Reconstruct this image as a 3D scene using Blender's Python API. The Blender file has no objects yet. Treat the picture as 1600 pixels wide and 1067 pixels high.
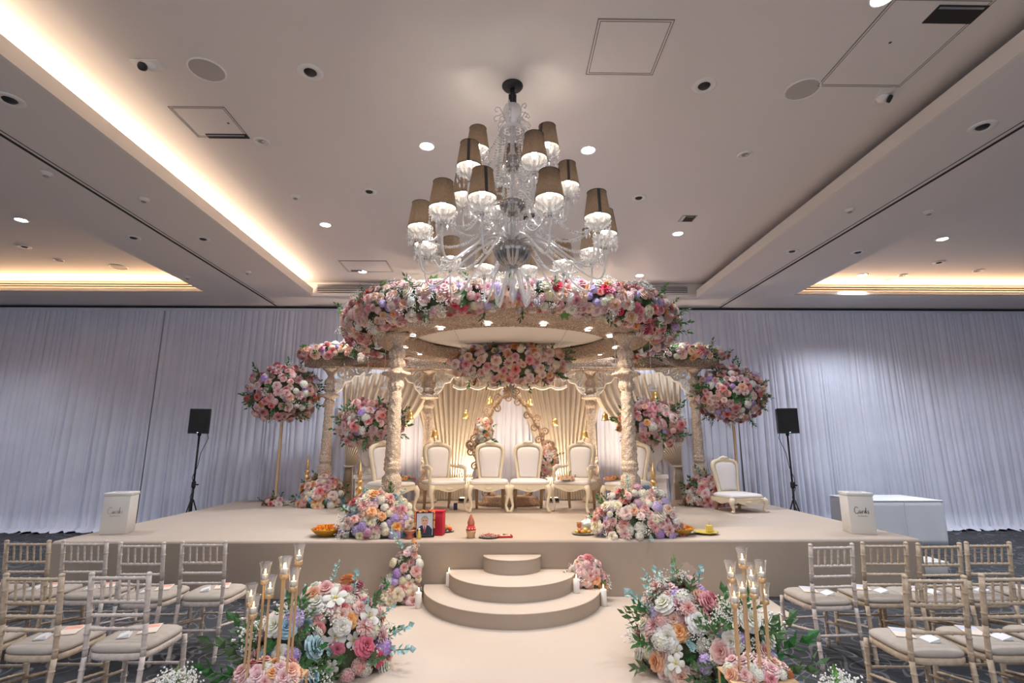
import bpy, math, random
from math import sin, cos, pi, radians as R, sqrt, atan2
from mathutils import Vector as V, Matrix as M, Euler, Quaternion
rnd = random.Random(7)
sc = bpy.context.scene
COL = sc.collection

# ------------------------------------------------------------------ camera
cd = bpy.data.cameras.new('camera'); cam = bpy.data.objects.new('camera', cd); COL.objects.link(cam)
cd.sensor_width = 36.0; cd.lens = 813.0 / 1600 * 36; cd.clip_end = 100
cam.location = (0, 0, 1.7)
cam.rotation_euler = (R(90 + 11.13), 0, R(-0.9))
sc.camera = cam
# ------------------------------------------------------------------ world, exposure
w = bpy.data.worlds.new('world'); sc.world = w; w.use_nodes = True
w.node_tree.nodes['Background'].inputs[0].default_value = (0.86, 0.88, 1.0, 1)
w.node_tree.nodes['Background'].inputs[1].default_value = 0.48
sc.view_settings.view_transform = 'Standard'; sc.view_settings.look = 'None'
sc.view_settings.gamma = 1; sc.view_settings.use_curve_mapping = False
sc.view_settings.exposure = 1.08
sc.cycles.max_bounces = 8; sc.cycles.diffuse_bounces = 4; sc.cycles.glossy_bounces = 3
sc.cycles.transparent_max_bounces = 24; sc.cycles.transmission_bounces = 4
sc.cycles.caustics_reflective = False; sc.cycles.caustics_refractive = False
sc.cycles.sample_clamp_indirect = 4.0
sc.cycles.use_denoising = True

def lamp(kind, name, loc, energy, color, rot=(0, 0, 0), size=.1, size_y=None, spot=None, blend=.5):
    l = bpy.data.lights.new(name, kind); l.energy = energy; l.color = color
    if kind == 'AREA':
        l.shape = 'RECTANGLE' if size_y else 'DISK'; l.size = size
        if size_y: l.size_y = size_y
    else:
        l.shadow_soft_size = size
    if spot: l.spot_size = R(spot); l.spot_blend = blend
    o = bpy.data.objects.new(name, l); COL.objects.link(o); o.location = loc; o.rotation_euler = rot
    return o
WARM = (1.0, .72, .45); SOFT = (1.0, .86, .70); COOL = (.86, .92, 1.0)
DOWN_LIT = [(-.85, 5.19), (.93, 5.24), (-2.66, 7.3), (2.69, 7.55), (-2.68, 9.45), (2.62, 9.6), (2.755, 3.2),
            (-7.03, 7.2), (6.97, 7.7), (6.92, 9.6)]
for x, y in DOWN_LIT:
    lamp('SPOT', 'downlight_beam', (x, y, 4.86), 130, COOL, size=.06, spot=125, blend=.9)
# more downlights behind the camera; outermost four unseen, added to brighten the drapes
for x, y in [(-2.7, 1), (2.7, 1), (-.9, -1), (.9, -1), (-7, 3), (7, 3), (-7, -2), (7, -2), (-2.7, -4), (2.7, -4), (-9.9, 8.4), (9.9, 8.4), (-9.9, 5), (9.9, 5)]:
    lamp('SPOT', 'downlight_beam', (x, y, 4.86), 130, COOL, size=.06, spot=125, blend=.9)
# cove strips
lamp('AREA', 'cove_strip', (-4.10, 3.2, 4.70), 56, (1, .74, .50), rot=(pi, R(58), 0), size=.05, size_y=13.4)
lamp('AREA', 'cove_strip', (-8.7, 10.0, 4.69), 34, (1, .60, .30), rot=(pi + R(50), 0, 0), size=5.4, size_y=.05)
lamp('AREA', 'cove_strip', (8.7, 10.0, 4.69), 26, (1, .62, .33), rot=(pi + R(50), 0, 0), size=5.4, size_y=.05)

# ------------------------------------------------------------------ materials
def mat(name, base, rough=.6, metal=0, var=0, scale=8, bump=0, bscale=40, sheen=0, trans=0, emis=None, es=0, rand=0, coat=0):
    m = bpy.data.materials.new(name); m.use_nodes = True; nt = m.node_tree; N = nt.nodes; L = nt.links
    b = N['Principled BSDF']; b.inputs['Roughness'].default_value = rough; b.inputs['Metallic'].default_value = metal
    b.inputs['Base Color'].default_value = (*base, 1)
    if sheen: b.inputs['Sheen Weight'].default_value = sheen
    if coat: b.inputs['Coat Weight'].default_value = coat
    if emis: b.inputs['Emission Color'].default_value = (*emis, 1); b.inputs['Emission Strength'].default_value = es
    src = None
    tc = N.new('ShaderNodeTexCoord')
    if var:
        n = N.new('ShaderNodeTexNoise'); n.inputs['Scale'].default_value = scale; n.inputs['Detail'].default_value = 4
        L.new(tc.outputs['Object'], n.inputs['Vector'])
        r = N.new('ShaderNodeMapRange'); r.inputs['From Min'].default_value = .3; r.inputs['From Max'].default_value = .7
        r.inputs['To Min'].default_value = 1 - var; r.inputs['To Max'].default_value = 1 + var
        L.new(n.outputs['Fac'], r.inputs['Value'])
        mx = N.new('ShaderNodeVectorMath'); mx.operation = 'SCALE'; mx.inputs[0].default_value = base
        L.new(r.outputs['Result'], mx.inputs['Scale']); L.new(mx.outputs['Vector'], b.inputs['Base Color']); src = mx
    if rand:
        oi = N.new('ShaderNodeObjectInfo'); hs = N.new('ShaderNodeHueSaturation')
        r1 = N.new('ShaderNodeMapRange'); r1.inputs['To Min'].default_value = .5 - rand * .12; r1.inputs['To Max'].default_value = .5 + rand * .12
        r2 = N.new('ShaderNodeMapRange'); r2.inputs['To Min'].default_value = 1 - rand; r2.inputs['To Max'].default_value = 1 + rand * .5
        L.new(oi.outputs['Random'], r1.inputs['Value']); L.new(oi.outputs['Random'], r2.inputs['Value'])
        L.new(r1.outputs['Result'], hs.inputs['Hue']); L.new(r2.outputs['Result'], hs.inputs['Saturation'])
        if src: L.new(src.outputs['Vector'], hs.inputs['Color'])
        else: hs.inputs['Color'].default_value = (*base, 1)
        L.new(hs.outputs['Color'], b.inputs['Base Color'])
    if bump:
        n = N.new('ShaderNodeTexNoise'); n.inputs['Scale'].default_value = bscale; n.inputs['Detail'].default_value = 3
        L.new(tc.outputs['Object'], n.inputs['Vector'])
        bp = N.new('ShaderNodeBump'); bp.inputs['Strength'].default_value = bump; bp.inputs['Distance'].default_value = .01
        L.new(n.outputs['Fac'], bp.inputs['Height']); L.new(bp.outputs['Normal'], b.inputs['Normal'])
    if trans:
        t = N.new('ShaderNodeBsdfTranslucent'); mix = N.new('ShaderNodeMixShader'); mix.inputs[0].default_value = trans
        c = b.inputs['Base Color']
        if c.is_linked: L.new(c.links[0].from_socket, t.inputs['Color'])
        else: t.inputs['Color'].default_value = (*base, 1)
        L.new(b.outputs[0], mix.inputs[1]); L.new(t.outputs[0], mix.inputs[2]); L.new(mix.outputs[0], N['Material Output'].inputs['Surface'])
    return m

def emit(name, col, s):
    m = bpy.data.materials.new(name); m.use_nodes = True; N = m.node_tree.nodes
    e = N.new('ShaderNodeEmission'); e.inputs[0].default_value = (*col, 1); e.inputs[1].default_value = s
    m.node_tree.links.new(e.outputs[0], N['Material Output'].inputs['Surface']); return m

def glass(name, col, clear=.6, rough=.08, white=.35):
    m = bpy.data.materials.new(name); m.use_nodes = True; N = m.node_tree.nodes; L = m.node_tree.links
    t = N.new('ShaderNodeBsdfTransparent'); t.inputs[0].default_value = (.97, .97, .97, 1)
    g = N['Principled BSDF']; g.inputs['Base Color'].default_value = (*col, 1); g.inputs['Roughness'].default_value = rough
    g.inputs['Metallic'].default_value = 1 - white
    lw = N.new('ShaderNodeLayerWeight'); lw.inputs['Blend'].default_value = .35
    mr = N.new('ShaderNodeMapRange'); mr.inputs['To Min'].default_value = 1 - clear; mr.inputs['To Max'].default_value = min(1, 1.55 - clear)
    L.new(lw.outputs['Facing'], mr.inputs['Value'])
    x = N.new('ShaderNodeMixShader'); L.new(mr.outputs[0], x.inputs[0]); L.new(t.outputs[0], x.inputs[1]); L.new(g.outputs[0], x.inputs[2])
    L.new(x.outputs[0], N['Material Output'].inputs['Surface']); return m

def carved(name, hi, lo, scale=26, strength=.9, dist=.02):
    m = bpy.data.materials.new(name); m.use_nodes = True; N = m.node_tree.nodes; L = m.node_tree.links
    b = N['Principled BSDF']; b.inputs['Roughness'].default_value = .62
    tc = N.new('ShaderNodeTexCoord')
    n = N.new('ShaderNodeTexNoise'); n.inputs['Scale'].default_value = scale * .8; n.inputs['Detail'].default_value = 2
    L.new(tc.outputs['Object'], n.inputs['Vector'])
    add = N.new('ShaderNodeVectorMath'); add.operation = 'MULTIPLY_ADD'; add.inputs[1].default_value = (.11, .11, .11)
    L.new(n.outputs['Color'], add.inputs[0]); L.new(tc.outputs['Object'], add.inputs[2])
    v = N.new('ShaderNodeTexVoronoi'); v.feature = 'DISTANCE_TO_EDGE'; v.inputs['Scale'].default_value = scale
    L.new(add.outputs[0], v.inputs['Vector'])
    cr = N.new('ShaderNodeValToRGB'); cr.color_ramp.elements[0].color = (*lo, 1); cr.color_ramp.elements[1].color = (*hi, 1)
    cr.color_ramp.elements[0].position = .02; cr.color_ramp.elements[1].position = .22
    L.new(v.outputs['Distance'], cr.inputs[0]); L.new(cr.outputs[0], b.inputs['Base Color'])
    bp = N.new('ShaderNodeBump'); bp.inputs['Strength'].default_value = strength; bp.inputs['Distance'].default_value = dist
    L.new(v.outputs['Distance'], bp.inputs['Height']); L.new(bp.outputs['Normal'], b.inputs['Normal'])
    return m

def carpet_mat():
    m = bpy.data.materials.new('swirl_carpet'); m.use_nodes = True; N = m.node_tree.nodes; L = m.node_tree.links
    b = N['Principled BSDF']; b.inputs['Roughness'].default_value = .95
    tc = N.new('ShaderNodeTexCoord')
    def curves(scale, freq, wth, seed):
        mp = N.new('ShaderNodeMapping'); mp.inputs['Location'].default_value = (seed, seed * .7, 0)
        L.new(tc.outputs['Object'], mp.inputs[0])
        n = N.new('ShaderNodeTexNoise'); n.inputs['Scale'].default_value = scale; n.inputs['Detail'].default_value = .6; n.inputs['Distortion'].default_value = .9
        L.new(mp.outputs[0], n.inputs['Vector'])
        a = N.new('ShaderNodeMath'); a.operation = 'MULTIPLY'; a.inputs[1].default_value = freq; L.new(n.outputs['Fac'], a.inputs[0])
        f = N.new('ShaderNodeMath'); f.operation = 'FRACT'; L.new(a.outputs[0], f.inputs[0])
        s = N.new('ShaderNodeMath'); s.operation = 'SUBTRACT'; s.inputs[1].default_value = .5; L.new(f.outputs[0], s.inputs[0])
        ab = N.new('ShaderNodeMath'); ab.operation = 'ABSOLUTE'; L.new(s.outputs[0], ab.inputs[0])
        lt = N.new('ShaderNodeMath'); lt.operation = 'LESS_THAN'; lt.inputs[1].default_value = wth; L.new(ab.outputs[0], lt.inputs[0])
        return lt
    a = curves(1.7, 9, .06, 0); c = curves(1.4, 7, .05, 5)
    mx = N.new('ShaderNodeMath'); mx.operation = 'MAXIMUM'; L.new(a.outputs[0], mx.inputs[0]); L.new(c.outputs[0], mx.inputs[1])
    col = N.new('ShaderNodeMixRGB'); col.inputs[1].default_value = (.032, .034, .040, 1); col.inputs[2].default_value = (.125, .125, .14, 1)
    L.new(mx.outputs[0], col.inputs[0]); L.new(col.outputs[0], b.inputs['Base Color'])
    n = N.new('ShaderNodeTexNoise'); n.inputs['Scale'].default_value = 300; L.new(tc.outputs['Object'], n.inputs['Vector'])
    bp = N.new('ShaderNodeBump'); bp.inputs['Strength'].default_value = .4; L.new(n.outputs['Fac'], bp.inputs['Height']); L.new(bp.outputs['Normal'], b.inputs['Normal'])
    return m

def petal_mat(name, outer, inner):
    """petals deepen towards the heart: own colour, plus shade between petals painted in"""
    m = bpy.data.materials.new(name); m.use_nodes = True; N = m.node_tree.nodes; L = m.node_tree.links
    b = N['Principled BSDF']; b.inputs['Roughness'].default_value = .75
    tc = N.new('ShaderNodeTexCoord'); ln = N.new('ShaderNodeVectorMath'); ln.operation = 'LENGTH'
    mu = N.new('ShaderNodeVectorMath'); mu.operation = 'MULTIPLY'; mu.inputs[1].default_value = (1, 1, 0)
    L.new(tc.outputs['Object'], mu.inputs[0]); L.new(mu.outputs[0], ln.inputs[0])
    mx = N.new('ShaderNodeMixRGB'); mx.inputs[1].default_value = (*inner, 1); mx.inputs[2].default_value = (*outer, 1)
    mr = N.new('ShaderNodeMapRange'); mr.inputs['From Min'].default_value = .1; mr.inputs['From Max'].default_value = .8
    L.new(ln.outputs['Value'], mr.inputs['Value']); L.new(mr.outputs[0], mx.inputs[0])
    oi = N.new('ShaderNodeObjectInfo'); hs = N.new('ShaderNodeHueSaturation')
    r1 = N.new('ShaderNodeMapRange'); r1.inputs['To Min'].default_value = .485; r1.inputs['To Max'].default_value = .515
    r2 = N.new('ShaderNodeMapRange'); r2.inputs['To Min'].default_value = .7; r2.inputs['To Max'].default_value = 1.25
    L.new(oi.outputs['Random'], r1.inputs['Value']); L.new(oi.outputs['Random'], r2.inputs['Value'])
    L.new(r1.outputs[0], hs.inputs['Hue']); L.new(r2.outputs[0], hs.inputs['Saturation']); L.new(mx.outputs[0], hs.inputs['Color'])
    L.new(hs.outputs[0], b.inputs['Base Color'])
    t = N.new('ShaderNodeBsdfTranslucent'); L.new(hs.outputs[0], t.inputs['Color'])
    x = N.new('ShaderNodeMixShader'); x.inputs[0].default_value = .12; L.new(b.outputs[0], x.inputs[1]); L.new(t.outputs[0], x.inputs[2])
    L.new(x.outputs[0], N['Material Output'].inputs['Surface'])
    return m

m_ceil = mat('ceiling_paint', (.74, .70, .685), .85)
m_lip = mat('cove_paint', (.78, .74, .69), .8)
m_black = mat('black_metal', (.012, .012, .014), .5)
m_groove = mat('dark_groove', (.02, .018, .018), .8)
m_white = mat('white_plastic', (.78, .77, .75), .5)
m_grey = mat('grey_grille', (.33, .32, .31), .7, bump=.3, bscale=400)
m_line = mat('panel_joint', (.22, .20, .19), .8)
m_drape = mat('lilac_drape', (.72, .74, .86), .8, var=.06, scale=1.4, sheen=.3)
m_cream = mat('cream_drape', (.80, .70, .57), .8, sheen=.2, trans=.25)
m_stage = mat('cream_carpet', (.52, .43, .36), .95, var=.03, scale=1.5, bump=.25, bscale=500)
m_skirt = mat('taupe_fascia', (.41, .335, .265), .9, var=.05, scale=1.2, bump=.1, bscale=60)
m_carpet = carpet_mat()
m_wall = mat('wall_paint', (.5, .49, .52), .9)
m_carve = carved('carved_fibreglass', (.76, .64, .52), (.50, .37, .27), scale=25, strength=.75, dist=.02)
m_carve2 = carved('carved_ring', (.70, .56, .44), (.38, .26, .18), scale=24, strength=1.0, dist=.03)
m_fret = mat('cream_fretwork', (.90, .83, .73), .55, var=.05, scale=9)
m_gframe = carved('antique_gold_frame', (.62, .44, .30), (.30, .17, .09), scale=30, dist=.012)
m_panelw = mat('white_roof_board', (.90, .86, .80), .8)
m_ivory = mat('ivory_lacquer', (.74, .64, .48), .42, var=.05, scale=6)
m_leather = mat('white_leather', (.76, .71, .69), .5)
m_gold = mat('brushed_gold', (.78, .52, .24), .33, metal=.9)
m_rod = mat('satin_gold_rod', (.66, .44, .24), .42, metal=.55)
m_brass = mat('bell_brass', (.86, .60, .22), .28, metal=.85)
m_urn = mat('urn_plaster', (.74, .67, .62), .7, bump=.3, bscale=30)
m_lime = mat('limewash_wood', (.60, .52, .47), .6, var=.16, scale=30, bump=.2, bscale=60)
m_tan = mat('natural_wood', (.52, .41, .30), .6, var=.18, scale=30, bump=.2, bscale=60)
m_cush = mat('taupe_cushion', (.42, .365, .315), .85, var=.05, scale=20, bump=.15, bscale=200)
m_card = mat('cardbox_white', (.78, .755, .71), .5)
m_ink = mat('dark_gold_ink', (.20, .15, .09), .5)
m_cloth = mat('white_linen', (.85, .88, .93), .85, bump=.2, bscale=8)
m_cglass = glass('crystal_glass', (.98, .98, .98), clear=.6, rough=.1, white=.7)
m_hub = glass('smoked_glass', (.45, .43, .42), clear=.15, rough=.12, white=.25)
m_votive = glass('votive_glass', (.95, .95, .95), clear=.86, rough=.05, white=.3)
m_shade = mat('grey_shade_fabric', (.24, .175, .125), .9, var=.12, scale=60, trans=.6)
m_shadein = mat('white_shade_lining', (.88, .85, .80), .8, trans=.45)
m_trim = mat('shade_trim', (.05, .045, .042), .8)
m_bulb = emit('bulb_glow', (1, .93, .85), 7)
m_down = emit('downlight_glow', (.95, .97, 1), 14)
m_flame = emit('candle_flame', (1, .66, .25), 14)
m_wax = mat('candle_wax', (.84, .80, .74), .5)
m_stem = mat('stem_green', (.10, .19, .06), .7, rand=.2)
m_leaf = mat('leaf_green', (.065, .17, .05), .55, var=.3, scale=3, rand=.25, trans=.2)
m_leafb = mat('leaf_bright', (.13, .32, .06), .55, rand=.25, trans=.2)
m_euca = mat('eucalyptus_blue', (.36, .58, .58), .6, rand=.15)
m_core = mat('moss_filler', (.085, .10, .05), .95, var=.4, scale=12, bump=1, bscale=30)
m_gyp = mat('gypsophila_white', (.82, .80, .76), .8)
m_yel = mat('stamen_yellow', (.72, .52, .10), .7)
PET = dict(  # outer and inner petal colours; inner also darkened for shade between petals
    pink=((.82, .42, .43), (.62, .18, .22)), pale=((.85, .62, .59), (.74, .36, .36)), blush=((.87, .71, .64), (.76, .46, .38)),
    cream=((.86, .79, .68), (.80, .70, .48)), white=((.86, .84, .80), (.80, .78, .62)), peach=((.86, .52, .34), (.80, .36, .20)),
    apricot=((.86, .62, .46), (.82, .46, .28)), lilac=((.60, .48, .76), (.48, .34, .66)), blue=((.36, .56, .66), (.22, .40, .52)),
    rosered=((.70, .20, .28), (.55, .10, .17)), orange=((.86, .42, .16), (.80, .30, .08)), mauve=((.72, .50, .62), (.58, .34, .48)))
m_pet = {k: petal_mat(k + '_petal', *v) for k, v in PET.items()}

# ------------------------------------------------------------------ mesh builder
class MB:
    def __init__(s): s.v = []; s.f = []; s.m = []; s.sm = []; s.mats = []
    def mi(s, m):
        if m not in s.mats: s.mats.append(m)
        return s.mats.index(m)
    def add(s, vs, fs, m=None, sm=True, T=None):
        o = len(s.v)
        s.v += [tuple(T @ V(p)) for p in vs] if T else [tuple(p) for p in vs]
        k = s.mi(m) if m else 0
        for f in fs: s.f.append([i + o for i in f]); s.m.append(k); s.sm.append(sm)
        return s
    def box(s, a, b, m=None, T=None):
        x0, y0, z0 = a; x1, y1, z1 = b
        vs = [(x0, y0, z0), (x1, y0, z0), (x1, y1, z0), (x0, y1, z0), (x0, y0, z1), (x1, y0, z1), (x1, y1, z1), (x0, y1, z1)]
        return s.add(vs, [(3, 2, 1, 0), (4, 5, 6, 7), (0, 1, 5, 4), (1, 2, 6, 5), (2, 3, 7, 6), (3, 0, 4, 7)], m, False, T)
    def rbox(s, a, b, r, m=None, T=None, n=2):
        """box with rounded vertical and top edges: stacked rounded-rectangle loops"""
        x0, y0, z0 = a; x1, y1, z1 = b; loops = []
        prof = [(0, z0 + r * .0), (0, z0 + r)] if False else [(r * .6, z0), (0, z0 + r * .6)]
        prof += [(0, z1 - r)] + [(r * (1 - cos(t * pi / 2 / n)), z1 - r + r * sin(t * pi / 2 / n)) for t in range(1, n + 1)]
        for ins, z in prof:
            L_ = []
            for cx, cy, a0 in ((x1 - r, y1 - r, 0), (x0 + r, y1 - r, 1), (x0 + r, y0 + r, 2), (x1 - r, y0 + r, 3)):
                for t in range(4):
                    a_ = (a0 + t / 3) * pi / 2; L_.append((cx + (r - ins) * cos(a_), cy + (r - ins) * sin(a_), z))
            loops.append(L_)
        return s.loft(loops, m, True, T=T)
    def loft(s, loops, m=None, caps=True, closed=True, T=None, sm=True):
        n = len(loops[0]); vs = [p for l in loops for p in l]; fs = []
        for i in range(len(loops) - 1):
            for j in range(n if closed else n - 1):
                k = (j + 1) % n; fs.append((i * n + j, i * n + k, (i + 1) * n + k, (i + 1) * n + j))
        if caps and closed: fs += [tuple(range(n))[::-1], tuple(range((len(loops) - 1) * n, len(loops) * n))]
        return s.add(vs, fs, m, sm, T)
    def lathe(s, prof, n=20, m=None, T=None, caps=True, mod=None, sm=True):
        loops = []
        for r, z in prof:
            l = []
            for j in range(n):
                a = 2 * pi * j / n; rr = r + (mod(a, z, r) if mod else 0); l.append((rr * cos(a), rr * sin(a), z))
            loops.append(l)
        return s.loft(loops, m, caps, T=T, sm=sm)
    def tube(s, pts, rad, n=6, m=None, T=None, closed=False, flat=1.0):
        P = [V(p) for p in pts]; loops = []; N_ = len(P)
        up = None
        for i, p in enumerate(P):
            if closed: t = (P[(i + 1) % N_] - P[i - 1])
            else: t = (P[min(i + 1, N_ - 1)] - P[max(i - 1, 0)])
            if t.length < 1e-9: t = V((0, 0, 1))
            t.normalize()
            if up is None:
                up = V((0, 0, 1)) if abs(t.z) < .9 else V((0, 1, 0))
            a = up - t * up.dot(t)
            if a.length < 1e-5: a = t.orthogonal()
            a.normalize(); up = a; b = t.cross(a)
            r = rad[i] if isinstance(rad, (list, tuple)) else rad
            loops.append([tuple(p + a * (r * cos(2 * pi * j / n)) + b * (r * flat * sin(2 * pi * j / n))) for j in range(n)])
        if closed: loops.append(loops[0]); return s.loft(loops, m, False, T=T)
        return s.loft(loops, m, True, T=T)
    def sphere(s, c, r, m=None, n=8, T=None):
        if not isinstance(r, (tuple, list)): r = (r, r, r)
        h = max(4, n // 2 + 1)
        loops = [[(c[0] + r[0] * sin(pi * i / h) * cos(2 * pi * j / n), c[1] + r[1] * sin(pi * i / h) * sin(2 * pi * j / n), c[2] - r[2] * cos(pi * i / h)) for j in range(n)] for i in range(1, h)]
        o = [(c[0], c[1], c[2] - r[2]), (c[0], c[1], c[2] + r[2])]
        vs = [p for l in loops for p in l] + o; k = len(loops); fs = []
        for i in range(k - 1):
            for j in range(n): fs.append((i * n + j, i * n + (j + 1) % n, (i + 1) * n + (j + 1) % n, (i + 1) * n + j))
        for j in range(n):
            fs.append((k * n, (j + 1) % n, j)); fs.append((k * n + 1, (k - 1) * n + j, (k - 1) * n + (j + 1) % n))
        return s.add(vs, fs, m, True, T)
    def octa(s, c, r, m=None, sz=1.0):
        x, y, z = c
        return s.add([(x + r, y, z), (x, y + r, z), (x - r, y, z), (x, y - r, z), (x, y, z + r * sz), (x, y, z - r * sz)],
                     [(0, 1, 4), (1, 2, 4), (2, 3, 4), (3, 0, 4), (1, 0, 5), (2, 1, 5), (3, 2, 5), (0, 3, 5)], m, False)
    def disc(s, c, r, z, m=None, n=24, r2=0):
        if r2:
            vs = [(c[0] + q * cos(2 * pi * j / n), c[1] + q * sin(2 * pi * j / n), z) for q in (r2, r) for j in range(n)]
            return s.add(vs, [(j, (j + 1) % n, n + (j + 1) % n, n + j) for j in range(n)], m, False)
        return s.add([(c[0] + r * cos(2 * pi * j / n), c[1] + r * sin(2 * pi * j / n), z) for j in range(n)], [tuple(range(n))], m, False)
    def prism(s, poly, h0, h1, m=None, axis='z', T=None, sm=False):
        """polygon (list of 2D) extruded; axis z: xy polygon; axis y: xz polygon"""
        def P(p, h): return (p[0], p[1], h) if axis == 'z' else ((p[0], h, p[1]) if axis == 'y' else (h, p[0], p[1]))
        n = len(poly); vs = [P(p, h0) for p in poly] + [P(p, h1) for p in poly]
        fs = [tuple(range(n))[::-1], tuple(range(n, 2 * n))]
        s.add(vs, fs, m, False, T)
        return s.add(vs, [(j, (j + 1) % n, n + (j + 1) % n, n + j) for j in range(n)], m, sm, T)
    def merge(s, me, T, m=None):
        """append another MB (its faces) under transform T"""
        mm = [s.mi(x) for x in me.mats]; o = len(s.v)
        s.v += [tuple(T @ V(p)) for p in me.v]
        for f, k, q in zip(me.f, me.m, me.sm):
            s.f.append([i + o for i in f]); s.m.append(mm[k] if mm else 0); s.sm.append(q)
    def mesh(s, name, m=None):
        me = bpy.data.meshes.new(name); me.from_pydata(s.v, [], s.f)
        for x in (s.mats or [m]): me.materials.append(x)
        me.polygons.foreach_set('material_index', s.m); me.polygons.foreach_set('use_smooth', s.sm)
        me.update(); return me
    def obj(s, name, m=None, parent=None, loc=None, rot=None, **tags):
        return put(name, s.mesh(name, m), parent, loc, rot, **tags)

def put(name, me, parent=None, loc=None, rot=None, **tags):
    o = bpy.data.objects.new(name, me); COL.objects.link(o)
    if parent: o.parent = parent
    if loc is not None: o.location = loc
    if rot is not None: o.rotation_euler = rot
    for k, v in tags.items(): o[k] = v
    return o
def thing(name, label, cat, loc=(0, 0, 0), rz=0, group=None):
    o = bpy.data.objects.new(name, None); COL.objects.link(o); o.location = loc; o.rotation_euler = (0, 0, rz)
    o.empty_display_size = .1; o['label'] = label; o['category'] = cat
    if group: o['group'] = group
    return o
def copy_tree(o, parent=None):
    c = o.copy(); COL.objects.link(c)
    if parent: c.parent = parent
    for ch in o.children: copy_tree(ch, c)
    return c
def dup(o, label, loc, rz=0, group=None):
    c = copy_tree(o); c.location = loc; c.rotation_euler = (0, 0, rz); c['label'] = label
    if group: c['group'] = group
    return c
def struct(mb, name, m=None, **k): return mb.obj(name, m, kind='structure', **k)
def TR(loc, rz=0, s=1): return M.Translation(loc) @ M.Rotation(rz, 4, 'Z') @ M.Scale(s, 4)

# ================================================================== SETTING
b = MB().box((-12.8, -6, -.1), (12.8, 11.4, 0)); struct(b, 'floor', m_carpet)
struct(MB().box((-12.8, 11.2, 0), (12.8, 11.4, 5.1)), 'wall_back', m_wall)
struct(MB().box((-13, -6, 0), (-12.8, 11.4, 5.1)), 'wall_left', m_wall)
struct(MB().box((12.8, -6, 0), (13, 11.4, 5.1)), 'wall_right', m_wall)
ceil = MB().box((-12.8, -6, 4.9), (12.8, 11.2, 5.0))                 # upper ceiling
ceil.box((-5.83, -6, 4.6), (-3.83, 10.07, 4.66)).box((3.9, -6, 4.6), (5.75, 10.07, 4.66))   # soffits
ceil.box((-12.8, 10.07, 4.6), (12.8, 11.2, 4.66))
ceil.box((-5.83, -6, 4.66), (-4.27, 10.07, 4.9)).box((4.3, -6, 4.66), (5.75, 10.07, 4.9))
ceil.box((-12.8, 10.14, 4.66), (12.8, 11.2, 4.9))
ceil.box((-12.8, -6, 4.6), (-11.3, 10.07, 4.9)).box((11.3, -6, 4.6), (12.8, 10.07, 4.9))
ceil_o = struct(ceil, 'ceiling', m_ceil)
struct(MB().box((-3.86, -6, 4.597), (-3.82, 10.07, 4.75)), 'trim_1', m_lip)
struct(MB().box((3.89, -6, 4.597), (3.93, 10.07, 4.75)), 'trim_2', m_lip)
struct(MB().box((-11.3, 9.84, 4.6), (-5.83, 9.87, 4.67)).box((-11.3, 9.84, 4.598), (-5.83, 10.07, 4.61)), 'trim_3', m_lip)
struct(MB().box((5.75, 9.84, 4.6), (11.3, 9.87, 4.67)).box((5.75, 9.84, 4.598), (11.3, 10.07, 4.61)), 'trim_4', m_lip)
struct(MB().prism([(-4.715, -6), (-4.69, -6), (-4.86, 10.85), (-4.89, 10.85)], 4.592, 4.601).prism([(-4.655, -6), (-4.65, -6), (-4.80, 10.6), (-4.806, 10.6)], 4.595, 4.601), 'trim_5', m_groove)
struct(MB().prism([(5.03, -6), (5.055, -6), (4.69, 10.85), (4.66, 10.85)], 4.592, 4.601).prism([(4.97, -6), (4.975, -6), (4.61, 10.6), (4.605, 10.6)], 4.595, 4.601), 'trim_6', m_groove)
# linear air slots in the coffer back faces
def slots(name, x0, x1, z0, dz, n, y, label):
    t = thing(name, label, 'vent', ((x0 + x1) / 2, y, z0), group='linear air slots in the ceiling coffers')
    MB().box((x0 - (x0 + x1) / 2, 0, -.02), (x1 - (x0 + x1) / 2, .02, n * dz), m_ceil).obj('backing', None, t)
    for i in range(n):
        MB().box((x0 - (x0 + x1) / 2 + .02, -.006, i * dz), (x1 - (x0 + x1) / 2 - .02, .004, i * dz + dz * .45)).obj('slot', m_groove, t)
slots('air_vent', -3.75, -.4, 4.7, .035, 4, 10.05, 'long dark slotted air vent in centre coffer, behind flowers at its left end')
slots('air_vent', .5, 3.72, 4.69, .035, 4, 10.05, 'long dark slotted air vent in centre coffer, behind flowers at its right end')
slots('air_vent', -11.3, -5.9, 4.69, .045, 4, 10.12, 'warm lit slotted vent along the outer coffer, on the faded card box side')
slots('air_vent', 5.8, 11.3, 4.69, .045, 4, 10.12, 'warm lit slotted vent along the coffer above the white clothed table')

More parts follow.
